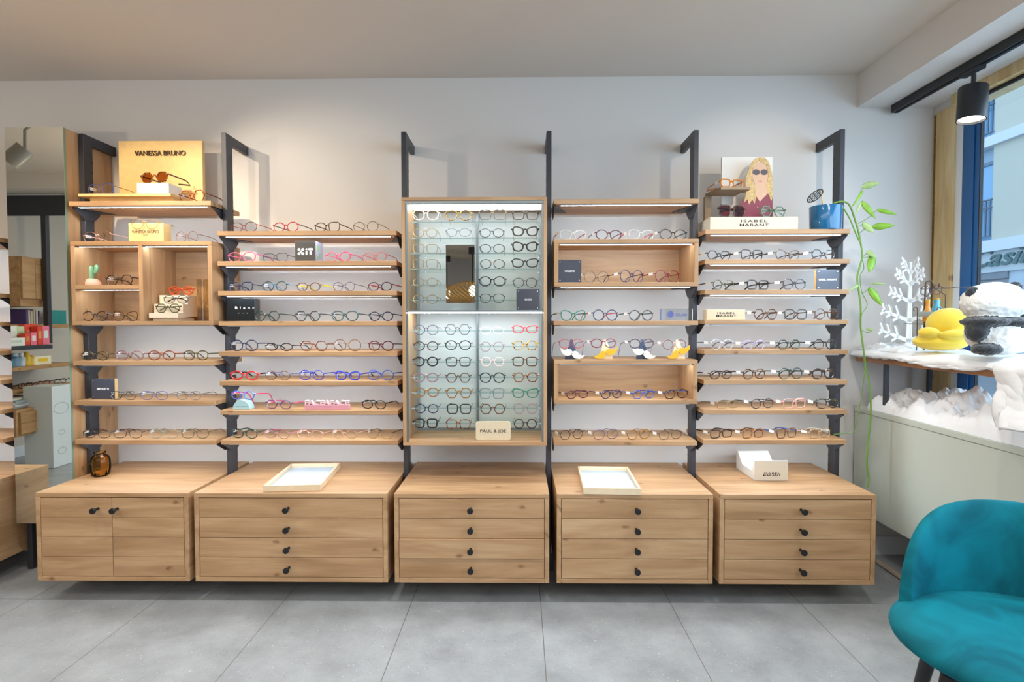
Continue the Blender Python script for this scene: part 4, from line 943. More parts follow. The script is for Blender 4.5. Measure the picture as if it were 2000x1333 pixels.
do = dm.build('snow_drape', SNOW, smooth=180); m_ = do.modifiers.new('thick', 'SOLIDIFY'); m_.thickness = .016; m_.offset = 1
tag(do, 'white fleece corner hanging down from the ledge over the counter', 'blanket')
# loose cotton wool on the counter and round the tree
def cotton(name, label, x0, x1, y0, y1, zb, amp, sc, seed):
    def f(a, b):
        x = x0 + (x1 - x0) * a; y = y0 + (y1 - y0) * b
        e = min(1, 9 * min(a, 1 - a), 9 * min(b, 1 - b)); e = max(0, e) ** .6
        h = .5 + .5 * noise.fractal(Vector((x * sc + seed, y * sc, seed)), 1.0, 2.0, 4) + .10 * noise.noise(Vector((x * 60, y * 60, seed))) + .05 * noise.noise(Vector((x * 140, y * 140, seed)))
        return (x, y, zb + .0006 + e * amp * max(.12, h))
    o = MB().grid(f, 110, 110).build(name, SNOW, smooth=180)
    tag(o, label, 'cotton wool', kind='stuff'); return o
cotton('cotton_wool', 'loose white cotton wool heaped on the pale counter', CX + .006, XW - .01, -1.05, -.10, .705, .15, 7, 1.3)
cotton('cotton_wool', 'white cotton wool heap round the foot of the paper tree', CX + .01, XW - .05, -.30, -.018, PZ + .032, .042, 12, 5.1)

def blob(name, parts, mats, voxel, parent=None, fur=.0, fsc=60):
    b = MB()
    for c, r, mi in parts: b.ell(c, r, 28, 18)
    o = b.build(name, mats, parent, smooth=180)
    off = WL.get(parent.name, Vector()) if parent is not None else Vector()
    md = o.modifiers.new('r', 'REMESH'); md.mode = 'VOXEL'; md.voxel_size = voxel
    sm = o.modifiers.new('s', 'SMOOTH'); sm.iterations = 3; sm.factor = .5
    dg = bpy.context.evaluated_depsgraph_get(); me = bpy.data.meshes.new_from_object(o.evaluated_get(dg)); o.modifiers.clear()
    old = o.data; o.data = me; me.name = name; bpy.data.meshes.remove(old)
    me.materials.clear()
    for m in mats: me.materials.append(m)
    for p in me.polygons:
        q = p.center + off; best = 1e9
        for c, r, mi in parts:
            d = math.sqrt(sum(((q[k] - c[k]) / r[k]) ** 2 for k in range(3)))
            d = (d - 1) * min(r)
            if d < best: best = d; k_ = mi
        p.material_index = k_; p.use_smooth = True
    if fur:
        for v in me.vertices: v.co += v.normal * fur * noise.noise(v.co * fsc)
    return o
YP = mat('yellow_plush', '#f2d64a', .95, sheen=.4, bump=.5, scale=260); PW = mat('white_plush', '#f1efe9', .95, sheen=.3, bump=.8, scale=180); PB_ = mat('black_plush', '#2b2e33', .95, sheen=.5, bump=.8, scale=180)
# yellow plush (seen from behind, lying against the panda)
yc = -.47; zb = PZ + .034
def Y(u, v, y=yc): p = at_y(u, v, y); return p
def S_(px, y=yc): return px * (y - CAM.y) / F_PX
zb = PZ + .047
c0 = Y(1845, 665); r_ = thing('yellow_plush', 'yellow plush toy lying on the snow beside the panda', 'plush toy', (c0.x, yc, zb))
H0 = Y(1857, 630); L0 = Y(1803, 653); A0 = Y(1850, 654)
low = zb + .001
bh = (at_y(1845, 645, yc).z - low) / 2
c1 = Y(1838, 672); H1 = Y(1858, 633); L1 = Y(1803, 650); A1 = Y(1845, 653)
parts = [((c1.x, yc, low + bh * .88), (S_(51), .07, bh * .88), 0), ((H1.x, yc + .012, H1.z), (S_(39), .07, S_(31)), 0), ((L1.x, yc - .03, L1.z), (S_(18), .035, S_(11)), 0), ((A1.x, yc - .066, A1.z), (S_(33), .022, S_(9)), 0)]
blob('body', parts, [YP], .0045, r_)
MB().ell((H0.x + S_(20), yc - .055, H0.z + S_(15)), (.0035, .003, .0035), 10, 8).build('stitched_eye', mat('grey_thread', '#6b5f3a', .7), r_)
# panda, seen from behind
py = -.74; pb = PZ + .048
def Q(u, v, y=py): return at_y(u, v, y)
def T_(px, y=py): return px * (y - CAM.y) / F_PX
cB = Q(1958, 660); cH = Q(1944, 592)
r_ = thing('panda_plush', 'black and white panda plush sitting on the snow, seen from behind', 'plush toy', (cB.x, py, pb))
bh = (Q(1950, 615).z - pb) / 2
parts = [((cB.x, py, pb + bh + .001), (T_(66), .085, bh), 0), ((cH.x, py + .005, cH.z), (T_(60), .075, T_(40)), 0),
         ((Q(1915, 629).x, py - .02, Q(1915, 629).z), (T_(38), .075, T_(10)), 1), ((Q(1962, 631).x, py - .018, Q(1962, 631).z), (T_(42), .078, T_(11)), 1), ((Q(2005, 622).x, py - .016, Q(2005, 622).z), (T_(34), .075, T_(15)), 1),
         ((Q(1893, 645).x, py - .03, Q(1893, 645).z), (T_(16), .04, T_(22)), 1), ((Q(1906, 684).x, py - .045, pb + .020), (T_(25), .045, T_(11)), 1), ((Q(2012, 650).x, py - .02, Q(2012, 650).z), (T_(18), .045, T_(24)), 1)]
blob('body', parts, [PW, PB_], .005, r_, .004, 120)
for (u, v) in ((1899, 573), (1979, 563)):
    p = Q(u, v); blob('ear', [((p.x, py - .005, p.z), (T_(14), .016, T_(12.5)), 0)], [PB_], .0035, r_, .004, 200)

# white paper tree
ty = -.15; tx = Q(1776, 600, ty).x; tz = PZ + .046; th = Q(1780, 512, ty).z - tz
PAP = mat('white_paper_tree', '#f7f6f4', .9)
r_ = thing('paper_tree', 'white slotted card tree standing in cotton wool by the window', 'ornament', (tx, ty, tz))
def tree_plane(to):
    b = MB()
    def bar(x0_, z0_, x1_, z1_, w0, w1):
        d = Vector((x1_ - x0_, z1_ - z0_)); n = Vector((-d.y, d.x)).normalized()
        pts = [(x0_ + n.x * w0, z0_ + n.y * w0), (x0_ - n.x * w0, z0_ - n.y * w0), (x1_ - n.x * w1, z1_ - n.y * w1), (x1_ + n.x * w1, z1_ + n.y * w1)]
        m = MB().prism(pts, 'y', -.0016, .0016); b.add([to(p) for p in m.v], m.f)
    bar(0, 0, .004, th, .020, .007)
    for s in (-1, 1):
        for (z0_, L_, up) in ((.03, .19, .05), (.12, .18, .045), (.205, .13, .04), (.28, .09, .05), (.33, .05, .05)):
            z0_ *= th / .38
            bar(s * .004, z0_, s * L_, z0_ + up, .0085, .005)
            for q in (.38, .66, .9):
                px_, pz_ = s * L_ * q, z0_ + up * q; l = .055 * (1.15 - q * .55) * (.6 + L_ * 2.2)
                bar(px_, pz_, px_ + s * l * .45, pz_ + l * .9, .0058, .0045)
                bar(px_, pz_, px_ + s * l * .8, pz_ - l * .35, .0055, .0042)
    return b
SC_ = 1.0
TA = math.radians(24)
def tr(x, y, z):
    return (tx + x * math.cos(TA) - y * math.sin(TA), min(-.012, ty + x * math.sin(TA) + y * math.cos(TA)), tz + z)
tree_plane(lambda p: tr(p[0] * SC_, p[1], p[2])).build('branch_card', PAP, r_, smooth=0)
tree_plane(lambda p: tr(p[1], p[0] * .6, p[2])).build('branch_card', PAP, r_, smooth=0)

# wire caddy with two small bottles and a pair of eyeglasses on it
ky = -.33
def K(u, v, y=ky): return at_y(u, v, y)
WIRE = mat('bronze_wire', '#5d4c3c', .4, .6)
a = K(1808, 636); r_ = thing('wire_caddy', 'bronze wire caddy with hooked handle behind the yellow plush', 'caddy', (a.x, ky, PZ + .044))
zf_ = PZ + .044
def path(pts, y=ky): return [K(u, v, y) for u, v in pts]
p1 = path([(1806, 600), (1808, 552), (1812, 550), (1819, 548.5), (1822, 556), (1825, 562), (1829, 564), (1834, 562), (1835, 554)])
MB().tube([(p1[0].x, ky, zf_)] + p1, .0035, 8).build('handle', WIRE, r_)
q0 = K(1829, 565); q1 = K(1809, 580); q2 = K(1847, 577)
MB().tube([(q2.x, ky, zf_ + .02), q2, q0, q1], .0022, 8).build('side_wire', WIRE, r_)
t0 = K(1791, 609, ky - .05); t1 = K(1838, 607, ky - .05); zt_ = K(1800, 619, ky - .05).z
MB().box(t0.x, t1.x, ky - .052, ky - .05, zt_, t0.z).build('front_band', mat('grey_band', '#8f8f8a', .5, .3), r_)
zl = max(PZ + .046, K(1800, 634, ky - .03).z)
MB().box(t0.x, t1.x, ky - .05, ky + .03, zl, zl + .004).build('tray', mat('grey_band', '#8f8f8a'), r_)
for x in (t0.x + .001, t1.x - .001):
    MB().tube([(x, ky - .051, PZ + .044), (x, ky - .051, zt_ + .03)] + [(x - .008 + .008 * math.cos(k * .7), ky - .051, zt_ + .03 + .008 * math.sin(k * .7)) for k in range(1, 7)], .0018, 8).build('curl', WIRE, r_)
def bottle(label, u, v1, col, prof):
    x = K(u, 600, ky - .012).x; z1 = K(u, v1, ky - .012).z; z0 = zl + .0052; h = z1 - z0
    r = thing('bottle', label, 'bottle', (x, ky - .012, z0))
    MB().lathe([(q * .9, w * h) for q, w in prof], (x, ky - .012, z0), 22).build('glass_body', col, r, smooth=60)
    MB().lathe([(.009, h * .93), (.009, h), (.0075, h)], (x, ky - .012, z0), 16).build('stopper', mat('bottle_stopper', '#c9a04a', .4), r)
pf = [(.012, 0), (.019, .03), (.0205, .2), (.019, .36), (.012, .58), (.0085, .74), (.0095, .93)]
bottle('small orange bottle in the wire caddy', 1812, 585, mat('orange_bottle', '#e0921c', .15, coat=.5), pf)
bottle('small sky-blue bottle in the wire caddy', 1829.5, 583, mat('blue_bottle', '#56aed6', .12, coat=.5), [(.014, 0), (.019, .03), (.020, .25), (.021, .45), (.018, .62), (.011, .72), (.0125, .93)])
e_ = K(1816, 562, ky - .005)
eyeglasses('purple eyeglasses hooked sideways on the wire caddy handle', None, (e_.x, ky - .012 , K(1816, 577, ky).z), .13, .040, math.radians(-90), 'rd', 'purple/dark tortoise', 't', False, tip=.034)

# ------------------------------------------------------------------ blue pot, marker and trailing vine
zt = S[(5, 0)] + .0004; py_ = -.250; pc = at_y(1612, 440, py_); pr_ = 29 * (py_ - CAM.y) / F_PX
ph = at_y(1612, 399.5, py_ - .05).z - zt
POT = mat('blue_glaze', '#1a6798', .15, var=.12, scale=25, coat=.6)
pl = thing('potted_vine', 'trailing green vine in a glossy blue pot at the top shelf end', 'potted plant', (pc.x, py_, zt))
MB().lathe([(pr_ * .93, 0), (pr_ * .95, .004), (pr_, ph * .98), (pr_ * .985, ph), (pr_ * .93, ph), (pr_ * .90, ph * .85), (.001, ph * .84)], (pc.x, py_, zt), 40, .012, 13).build('pot', POT, pl, smooth=60)
STEM = mat('vine_stem', '#6f9a3e', .5); LEAF = mat('vine_leaf', '#7fae2e', .4, var=.2, scale=40); LEAFP = mat('pale_vine_leaf', '#a3bf7a', .45, var=.15, scale=40)
def ST(pts, r=.0028, y0=-.27, y1=-.29, m=STEM):
    n = len(pts); P = [at_y(u, v, y0 + (y1 - y0) * k / (n - 1)) for k, (u, v) in enumerate(pts)]
    Q_ = []
    for k in range(n - 1):      # smooth
        p0, p1, p2, p3 = P[max(k - 1, 0)], P[k], P[k + 1], P[min(k + 2, n - 1)]
        for s in range(4):
            t = s / 4; Q_.append(.5 * ((2 * p1) + (p2 - p0) * t + (2 * p0 - 5 * p1 + 4 * p2 - p3) * t * t + (3 * p1 - p0 - 3 * p2 + p3) * t ** 3))
    Q_.append(P[-1]); MB().tube(Q_, r, 7).build('stem', m, pl)
ST([(1628, 397), (1643, 394), (1655, 397), (1662, 407), (1670, 430), (1676, 450), (1680, 470), (1684, 500), (1678, 525), (1674, 545), (1678, 575), (1681, 600), (1681, 640), (1686, 680), (1691, 720), (1697, 745), (1701, 800), (1697, 850), (1693, 905), (1697, 935), (1693, 953)], .0036)
ST([(1630, 399), (1645, 405), (1660, 428), (1671, 455), (1679, 472)], .003)
ST([(1684, 505), (1687, 525), (1680, 540), (1683, 570), (1694, 595), (1683, 615), (1681, 640)], .0016)
ST([(1690, 700), (1688, 735), (1680, 790), (1668, 840), (1650, 847), (1628, 849)], .0018, -.29, -.22)
for q in ([(1676, 437), (1697, 425), (1712, 411)], [(1680, 455), (1690, 447), (1702, 444)], [(1684, 503), (1691, 497), (1694, 491)], [(1685, 504), (1697, 502), (1707, 500)], [(1682, 575), (1692, 568), (1699, 561)], [(1677, 443), (1684, 438), (1686, 434)], [(1664, 403), (1676, 385), (1685, 366)], [(1671, 420), (1678, 404), (1685, 392)], [(1681, 645), (1695, 650), (1705, 645)]): ST(q, .0014, -.275, -.28)
def leaf(u0, v0, u1, v1, w, m=LEAF, y=-.28, curl=.15, dy=-.02):
    a = at_y(u0, v0, y); b = at_y(u1, v1, y + dy); d = b - a; L_ = d.length; t = d.normalized(); n = Vector((0, -1, 0)); sd = t.cross(n).normalized(); n = sd.cross(t)
    wm = w * (y - CAM.y) / F_PX
    def f(i, j):
        s = i; k = (j - .5) * 2; ww = wm * (math.sin(PI * min(1, s ** .75)) ** .8) * (1 - .15 * s) * (1 if s < .999 else 0)
        return a + t * (L_ * s) + sd * (k * ww) + n * (-curl * L_ * (s - .5) ** 2 - abs(k) * ww * .35)
    o = MB().grid(f, 12, 7).build('leaf', m, pl, smooth=180); md = o.modifiers.new('t', 'SOLIDIFY'); md.thickness = .0009
for q in ((1683, 365, 1719, 357, 7, LEAFP), (1688, 370, 1666, 404, 3, LEAF), (1684, 392, 1711, 427, 6.5, LEAF), (1684, 392, 1671, 420, 3, LEAFP), (1712, 409, 1753, 419, 4.5, LEAF), (1703, 443, 1749, 440, 7, LEAF), (1686, 434, 1707, 455, 7.5, LEAFP),
          (1694, 489, 1711, 503, 6, LEAFP), (1708, 498, 1698, 533, 9, LEAF), (1700, 553, 1731, 555, 2.2, LEAFP), (1681, 556, 1659, 568, 3.2, LEAFP), (1698, 560, 1724, 598, 8, LEAF), (1692, 642, 1706, 646, 3, LEAFP)): leaf(*q)
mk = at_y(1608, 398, py_); a = at_y(1602, 371, py_); c = at_y(1592, 383, py_)
r_ = thing('plant_marker', 'dark slotted disc on a wooden stick in the blue pot', 'marker', (mk.x, py_, mk.z))
MB().tube([(mk.x + .002, py_, zt + ph * .86), (a.x + .003, py_, a.z - .002)], .0022, 8).build('stick', BUN, r_)
d = MB(); ca = math.radians(38)
def dk(x, z): return (c.x + (x * math.cos(ca) - z * math.sin(ca)), c.z + (x * math.sin(ca) + z * math.cos(ca)))
n_ = 24; RX, RZ = .039, .016
ring = [dk(RX * math.cos(k * 2 * PI / n_), RZ * math.sin(k * 2 * PI / n_)) for k in range(n_)]
d.tube([(p[0], py_, p[1]) for p in ring], .0024, 6, closed=True)
for k in (-.55, -.18, .18, .55):
    h = RX * math.sqrt(1 - k * k) ; e0 = dk(-h, RZ * k); e1 = dk(h, RZ * k); d.tube([(e0[0], py_, e0[1]), (e1[0], py_, e1[1])], .0017, 6)
for k in (-.5, 0, .5):
    h = RZ * math.sqrt(1 - k * k); e0 = dk(RX * k, -h); e1 = dk(RX * k, h); d.tube([(e0[0], py_, e0[1]), (e1[0], py_, e1[1])], .0017, 6)
d.build('disc', mat('dark_disc', '#3a3d3c', .6), r_)

# ------------------------------------------------------------------ track and spotlights
trk = thing('light_track', 'black ceiling track under the white soffit by the window', 'light track', (1.705, -1.5, 2.082))
MB().box(1.688, 1.722, -4.0, -.028, 2.047, 2.0815).build('rail', mat('track_black', '#17181b', .35), trk, bev=.001)
MB().box(1.700, 1.710, -4.0, -.035, 2.0445, 2.0468).build('groove', SLOT, trk, smooth=0)
SPB = mat('spot_black', '#1e1f22', .4)
def spotlight(label, top, bot, R_, stemtop, body, tiltv=Vector((0, 0, -1)), glow=9.):
    r = thing('spotlight', label, 'spotlight', stemtop, 'track spotlights')
    top, bot = Vector(top), Vector(bot); ax = (bot - top).normalized(); L_ = (bot - top).length
    sd = ax.cross(Vector((0, 1, .2))).normalized(); fw = sd.cross(ax)
    def shell(prof, name, m):
        b = MB(); b.lathe(prof, (0, 0, 0), 36)
        b.v = [tuple(top + sd * p[0] + fw * p[1] + ax * p[2]) for p in b.v]; return b.build(name, m, r, smooth=50)
    shell([(R_ * .96, 0), (R_, .003), (R_, L_), (R_ * .93, L_), (R_ * .90, L_ - .012), (.002, L_ - .012)], 'housing', body)
    shell([(R_ * .86, L_ - .0115), (R_ * .86, L_ - .009), (.001, L_ - .009)], 'lamp_lens', mat('lit_spot_lens', (1, .95, .85), emit=glow))
    MB().tube([Vector(stemtop), Vector((top.x, top.y, stemtop[2] - .3 * (stemtop[2] - top.z))), top + ax * .004], .0085, 10).build('stem', body, r)
    MB().box(stemtop[0] - .014, stemtop[0] + .014, stemtop[1] - .05, stemtop[1] + .05, stemtop[2] - .012, stemtop[2] - .0005).build('adapter', body, r)
sy = -.486
a = at_y(1872, 171, sy); b_ = at_y(1868, 237, sy)
spotlight('black cylinder spotlight hanging from the track by the window', (1.712, sy, a.z), (1.700, sy - .008, b_.z), .0475, (1.705, sy, 2.0465), SPB)
WSP = mat('grey_spot_body', '#8d8a82', .4)
m0 = mirx(36, 285, -2.84)
spotlight('grey tilted ceiling spotlight seen in the tall mirror', (-2.80, m0.y, 1.955 + .125), (-2.87, m0.y + .03, 1.955 + .04), .05, (-2.74, m0.y, CEIL - .0005), WSP)

# ------------------------------------------------------------------ the street outside
BX = 10.0
struct('street_ground', MB().box(2.05, BX + .2, -8, 20, -.12, -.02), mat('street_asphalt', '#7d8288', .9, var=.1, scale=4))
bd = thing('apartment_building', 'pale apartment building across the street with railed windows and green shop name', 'building', (BX, 9, -.02))
FAC = mat('pale_render', '#bdbdb1', .9, bump=.1, scale=8); BAND = mat('pale_band', '#ccd4da', .8)
u_a = uvx(1941, 300, BX).y                                     # edge between window bay and plain wall
zz = lambda v, u=1925: uvx(u, v, BX).z
MB().box(BX, BX + .6, u_a - 6.5, u_a, 2.2, 12).box(BX, BX + .6, u_a + 1.6, u_a + 7, 2.2, 12).build('facade', FAC, bd)
MB().box(BX + .16, BX + .6, u_a, u_a + 1.6, 2.2, 12).build('recess_wall', mat('blue_grey_render', '#9db4c8', .9), bd)
def edge_z(u0, v0): return uvx(u0, v0, BX).z
zb1 = edge_z(1925, 277); zb2 = edge_z(1935, 480); zs = edge_z(1935, 520)
MB().box(BX - .10, BX + .1, u_a - 6.5, u_a + 7, zb1 - .16, zb1 + .05).build('string_course', BAND, bd)
MB().box(BX - .12, BX + .1, u_a - 6.5, u_a + 7, zb2 - .14, zb2 + .10).build('lower_course', BAND, bd)
MB().box(BX - .03, BX + .6, u_a - 6.5, u_a + 7, zs - .14, zb2 - .14).build('sign_band', mat('grey_blue_band', '#b7c2c8', .85), bd)
MB().box(BX + .02, BX + .6, u_a - 6.5, u_a - .45, -.02, zs - .14).build('shop_wall', mat('light_blue_render', '#aebfcd', .9, var=.05, scale=3), bd)
MB().box(BX + .35, BX + .5, u_a - .45, u_a + 7, -.02, zs - .14).build('shop_shutter', mat('pale_shutter', '#d4d6d8', .8), bd)
MB().box(BX - .01, BX + .35, u_a - .45, u_a + 7, zs - .28, zs - .14).build('shop_lintel', mat('grey_lintel', '#77808a', .8), bd)
WGL = mat('window_reflection', '#6fa3cc', .12, coat=.4); WFR = mat('blue_grey_frame', '#62788f', .6)
RAIL = mat('railing_grey', '#4f6072', .6)
def win_unit(zb_, zt_, zr):
    f = MB(); y0_, y1_ = u_a + .03, u_a + 1.45
    f.box(BX + .08, BX + .15, y0_, y1_, zt_ - .07, zt_).box(BX + .08, BX + .15, y0_, y0_ + .06, zb_, zt_).box(BX + .08, BX + .15, y0_ + .62, y0_ + .72, zb_, zt_)
    w_ = f.build('window_frame', WFR, bd)
    MB().box(BX + .12, BX + .14, y0_ + .05, y1_, zb_, zt_ - .05).build('pane', WGL, w_)
    rl = MB(); rl.box(BX - .02, BX + .02, u_a, u_a + 1.6, zr - .03, zr).box(BX - .015, BX + .015, u_a, u_a + 1.6, zb_ + .06, zb_ + .085).box(BX - .015, BX + .015, u_a, u_a + 1.6, zr - .19, zr - .165)
    y = u_a + .04
    while y < u_a + 1.58: rl.box(BX - .01, BX + .01, y, y + .022, zb_ + .06, zr - .03); y += .115
    rl.build('railing', RAIL, bd)
win_unit(zb2 + .13, edge_z(1938, 312), edge_z(1938, 388))
win_unit(zb1 + .08, zb1 + 2.1, edge_z(1938, 187))
GS = mat('dark_green_letters', '#2f5f62', .5)
y_c, y_i = uvx(1903, 505, BX).y, uvx(2003, 480, BX).y
sz = edge_z(1950, 503)
text('Casino', BX - .06, 0, 0, 1, 1, bd, GS, .015, to=lambda x, d_, z: (BX - .075 + (.03 if d_ > 0 else 0), y_c - (x - (BX - .06 - .5)) * (y_c - y_i) * 1.62, sz + z * .33), slant=.25, depth=.01) if False else None
pts, fs = letters('Casino', .015); nn = len(pts); sw = (y_c - y_i) * 1.60
tb = MB(); P_ = [(y_c - (p[0] + .5 + .10 * p[1]) * sw, sz + p[1] * .36) for p in pts]
ed = {(f[i], f[(i + 1) % len(f)]) for f in fs for i in range(len(f))}
tb.add([(BX - .07, a, c) for a, c in P_] + [(BX - .031, a, c) for a, c in P_], list(fs) + [tuple(i + nn for i in f[::-1]) for f in fs] + [(a, c, c + nn, a + nn) for (a, c) in ed if (c, a) not in ed])
tb.build('sign_lettering', GS, bd, smooth=0)
pts, fs = letters('T', .01); yt = uvx(1896.5, 506, BX).y; tb = MB(); tb.add([(BX - .034, yt - p[0] * .10, sz - .11 + p[1] * .15) for p in pts], list(fs)); nn = len(pts)
tb.add([(BX - .0305, yt - p[0] * .10, sz - .11 + p[1] * .15) for p in pts], [f[::-1] for f in fs]); tb.build('small_lettering', mat('grey_letters', '#6f7f8c', .6), bd, smooth=0)

# ------------------------------------------------------------------ teal velvet chair
VEL, nt, b = nodes_of('teal_velvet')
n1 = nt.nodes.new('ShaderNodeTexNoise'); n1.inputs['Scale'].default_value = 9; n1.inputs['Detail'].default_value = 5; n1.inputs['Distortion'].default_value = .8
tc = nt.nodes.new('ShaderNodeTexCoord'); nt.links.new(tc.outputs['Object'], n1.inputs['Vector'])
r1 = nt.nodes.new('ShaderNodeValToRGB'); r1.color_ramp.elements[0].position = .32; r1.color_ramp.elements[0].color = lin('#005a68'); r1.color_ramp.elements[1].position = .68; r1.color_ramp.elements[1].color = lin('#047d8c')
nt.links.new(n1.outputs['Fac'], r1.inputs['Fac']); nt.links.new(r1.outputs[0], b.inputs['Base Color']); b.inputs['Roughness'].default_value = .8
b.inputs['Sheen Weight'].default_value = .15; b.inputs['Sheen Tint'].default_value = lin('#3cc6d2'); b.inputs['Sheen Roughness'].default_value = .4; b.inputs['Specular IOR Level'].default_value = .2
bp = nt.nodes.new('ShaderNodeBump'); bp.inputs['Strength'].default_value = .25; bp.inputs['Distance'].default_value = .006; nt.links.new(n1.outputs['Fac'], bp.inputs['Height']); nt.links.new(bp.outputs[0], b.inputs['Normal'])
chx, chy, SZ = 1.00, -1.630, .495
ch = thing('velvet_chair', 'teal velvet shell chair with black tapered legs in the foreground', 'chair', (chx, chy, 0), None, math.radians(-30))
def seat(i, j):
    th = 2 * PI * i; ph = -PI / 2 + PI * j
    c = math.cos(ph); rr = .246 * abs(c) ** .5
    s = math.sin(ph); z = (SZ - .034) + (.028 if s > 0 else .030) * (1 if s > 0 else -1) * abs(s) ** .75 + .008 * max(0, s)
    e = .93 if math.sin(th) < 0 else 1.0
    if s < 0: rr *= 1 + .14 * s
    return (rr * math.cos(th), rr * math.sin(th) * e, z)
MB().grid(seat, 56, 24, True).build('seat', VEL, ch, smooth=180, local=True)
def back(i, j):
    k = -1 + 2 * i; ph = k * math.radians(74); k = abs(k)           # 0 = straight back (+y)
    top = SZ - .03 + .222 * max(0, 1 - k ** 2.6) ** .55
    R_ = .222 + .006 * (1 - k); t_ = .026 * (1 - .5 * k)
    a = 2 * PI * j; lo = SZ - .055 + .02 * k; h = top - lo; zc_ = lo + h / 2
    sx_, sz_ = math.cos(a), math.sin(a)
    rr_ = R_ + t_ * (abs(sx_) ** .7) * (1 if sx_ > 0 else -1) + .045 * max(0, (sz_ * h / 2 + h / 2) / .3) * (1 - k)
    return (rr_ * math.sin(ph), rr_ * math.cos(ph) * .98, zc_ + (h / 2) * (abs(sz_) ** .6) * (1 if sz_ > 0 else -1))
MB().grid(back, 71, 33).build('backrest', VEL, ch, smooth=180, local=True)
LGM = mat('black_chair_leg', '#17181c', .35)
for (x, y) in ((-.15, -.13), (.15, -.13), (-.14, .14), (.14, .14)):
    MB().tube([(x, y, SZ - .058), (x * 1.55, y * 1.45, .001)], [.0175, .010], 14).build('leg', LGM, ch, local=True)

# ------------------------------------------------------------------ what the mirrors show: the left side and the back of the shop
LX = -4.1
LWOOD = oak('honey_oak', 'y', cols=('#a07b50', '#b98f60', '#cda676'))
struct('trim_2', MB().box(-4.1, -2.75, -2.46, -2.25, 2.115, CEIL), SOFF)
pa = mirx(82, 500, -3.50)
r = thing('glass_partition', 'black framed glass partition seen in the tall mirror', 'partition', (-3.6, -2.44, 0))
MB().box(-4.098, -2.75, -2.47, -2.43, 1.945, 2.10).build('head_rail', BLACK, r, bev=.002)
PARTITION = r
def left_shelf(x, v1, v2, u2, label, th=.03, m=LWOOD, name='side_shelf', u1=-6, cat='shelf'):
    a = mirx(u1, v1, x); b = mirx(u2, v2, x); z = mirx((u1 + u2) / 2, (v1 + v2) / 2, x).z
    o = MB().box(LX + .002, x, b.y, a.y, z - th, z).build(name, m, bev=.0015); tag(o, label, cat, 'side wall shelves'); return a, b, z
a1, b1, zA = left_shelf(-3.78, 767, 748, 145, 'oak wall shelf with a row of eyeglasses in the mirror image')
a2, b2, zB = left_shelf(-3.78, 722, 707, 145, 'oak wall shelf carrying care bottles in the mirror image')
a3, b3, zC = left_shelf(-3.60, 679, 673, 103, 'dark blue shelf carrying the red boxes in the mirror image', .03, BLACK)
a4, b4, zD = left_shelf(-3.86, 634, 634, 150, 'oak wall shelf carrying books in the mirror image')
MB().box(-3.79, -3.75, -2.47, -2.43, zC + .001, 1.945).build('upright', BLACK, PARTITION, bev=.002)
# hanging cupboard
p = mirx(42, 500, -3.80); q = mirx(96, 600, -3.80)
r = thing('wall_cupboard', 'honey oak wall cupboard above the books in the mirror image', 'cupboard', ((LX - 3.8) / 2, (p.y + q.y) / 2, q.z))
MB().box(LX + .002, -3.82, q.y, p.y, q.z, p.z).build('body', LWOOD, r, bev=.001)
ym = (p.y + q.y) / 2
for (a, b) in ((q.y + .003, ym - .0015), (ym + .0015, p.y - .003)): MB().box(-3.819, -3.80, a, b, q.z + .06, p.z - .003).build('door', LWOOD, r, bev=.001)
# low drawer unit
p = mirx(36, 802, -3.62); q = mirx(112, 842, -3.62); zt_, zb_ = p.z, mirx(36, 856, -3.62).z
r = thing('drawer_unit', 'low oak drawer unit on the side wall in the mirror image', 'drawer unit', (-3.85, (p.y + q.y) / 2, zb_))
MB().box(LX + .002, -3.64, q.y - .1, p.y, zb_, zt_).build('body', LWOOD, r, bev=.001)
h = (zt_ - zb_ - .04) / 2
for k in range(2): MB().box(-3.639, -3.62, q.y - .08, p.y - .02, zb_ + .02 + k * h, zb_ + .018 + (k + 1) * h).build('drawer', LWOOD, r, bev=.001)
zs = zt_ + .0005
for k, (c, w) in enumerate((('#d8d4c8', .20), ('#c7ccd2', .22), ('#e8e4d6', .19), ('#9fb0b4', .21), ('#ece9df', .17))):
    o = MB().box(-3.90 + .01 * (k % 2), -3.90 + w, p.y - .30, p.y - .03 - .01 * k, zs, zs + .014).build('magazine', mat('magazine_%d' % k, c, .6), bev=.001); zs += .0143
    tag(o, 'pale magazine in the pile on the side drawer unit, ' + ['bottom one', 'second from bottom', 'middle one', 'second from top', 'top one'][k], 'magazine', 'magazines on the drawer unit')
def mbox(u0, u1, v0, x, zb, col, label, name='carton', cat='box', dep=.05, mk=None):
    p = mirx(u0, v0, x); q = mirx(u1, v0, x)
    r = thing(name, label, cat, (x, (p.y + q.y) / 2, zb + .0005), 'goods on the side shelves')
    MB().box(x - dep, x, q.y, p.y, zb + .0005, p.z).build('body', mat('goods_' + col[1:], col, .5), r, bev=.001)
    if mk: MB().box(x - .0001, x + .0006, q.y + (p.y - q.y) * .2, q.y + (p.y - q.y) * .8, zb + (p.z - zb) * .35, zb + (p.z - zb) * .75).build('print', mat('goods_' + mk[1:], mk, .5), r, smooth=0)
mbox(19, 33, 637, -3.70, zC, '#eef0e4', 'white box behind the flat one beside the red boxes', mk='#dfe5d8')
mbox(33.5, 47.5, 638, -3.70, zC, '#cfe0b4', 'pale green box beside the red boxes', mk='#9fc79a')
mbox(15, 49, 661, -3.62, zC, '#e8eee4', 'flat white box in front of the pale green box', mk='#c9d4c4')
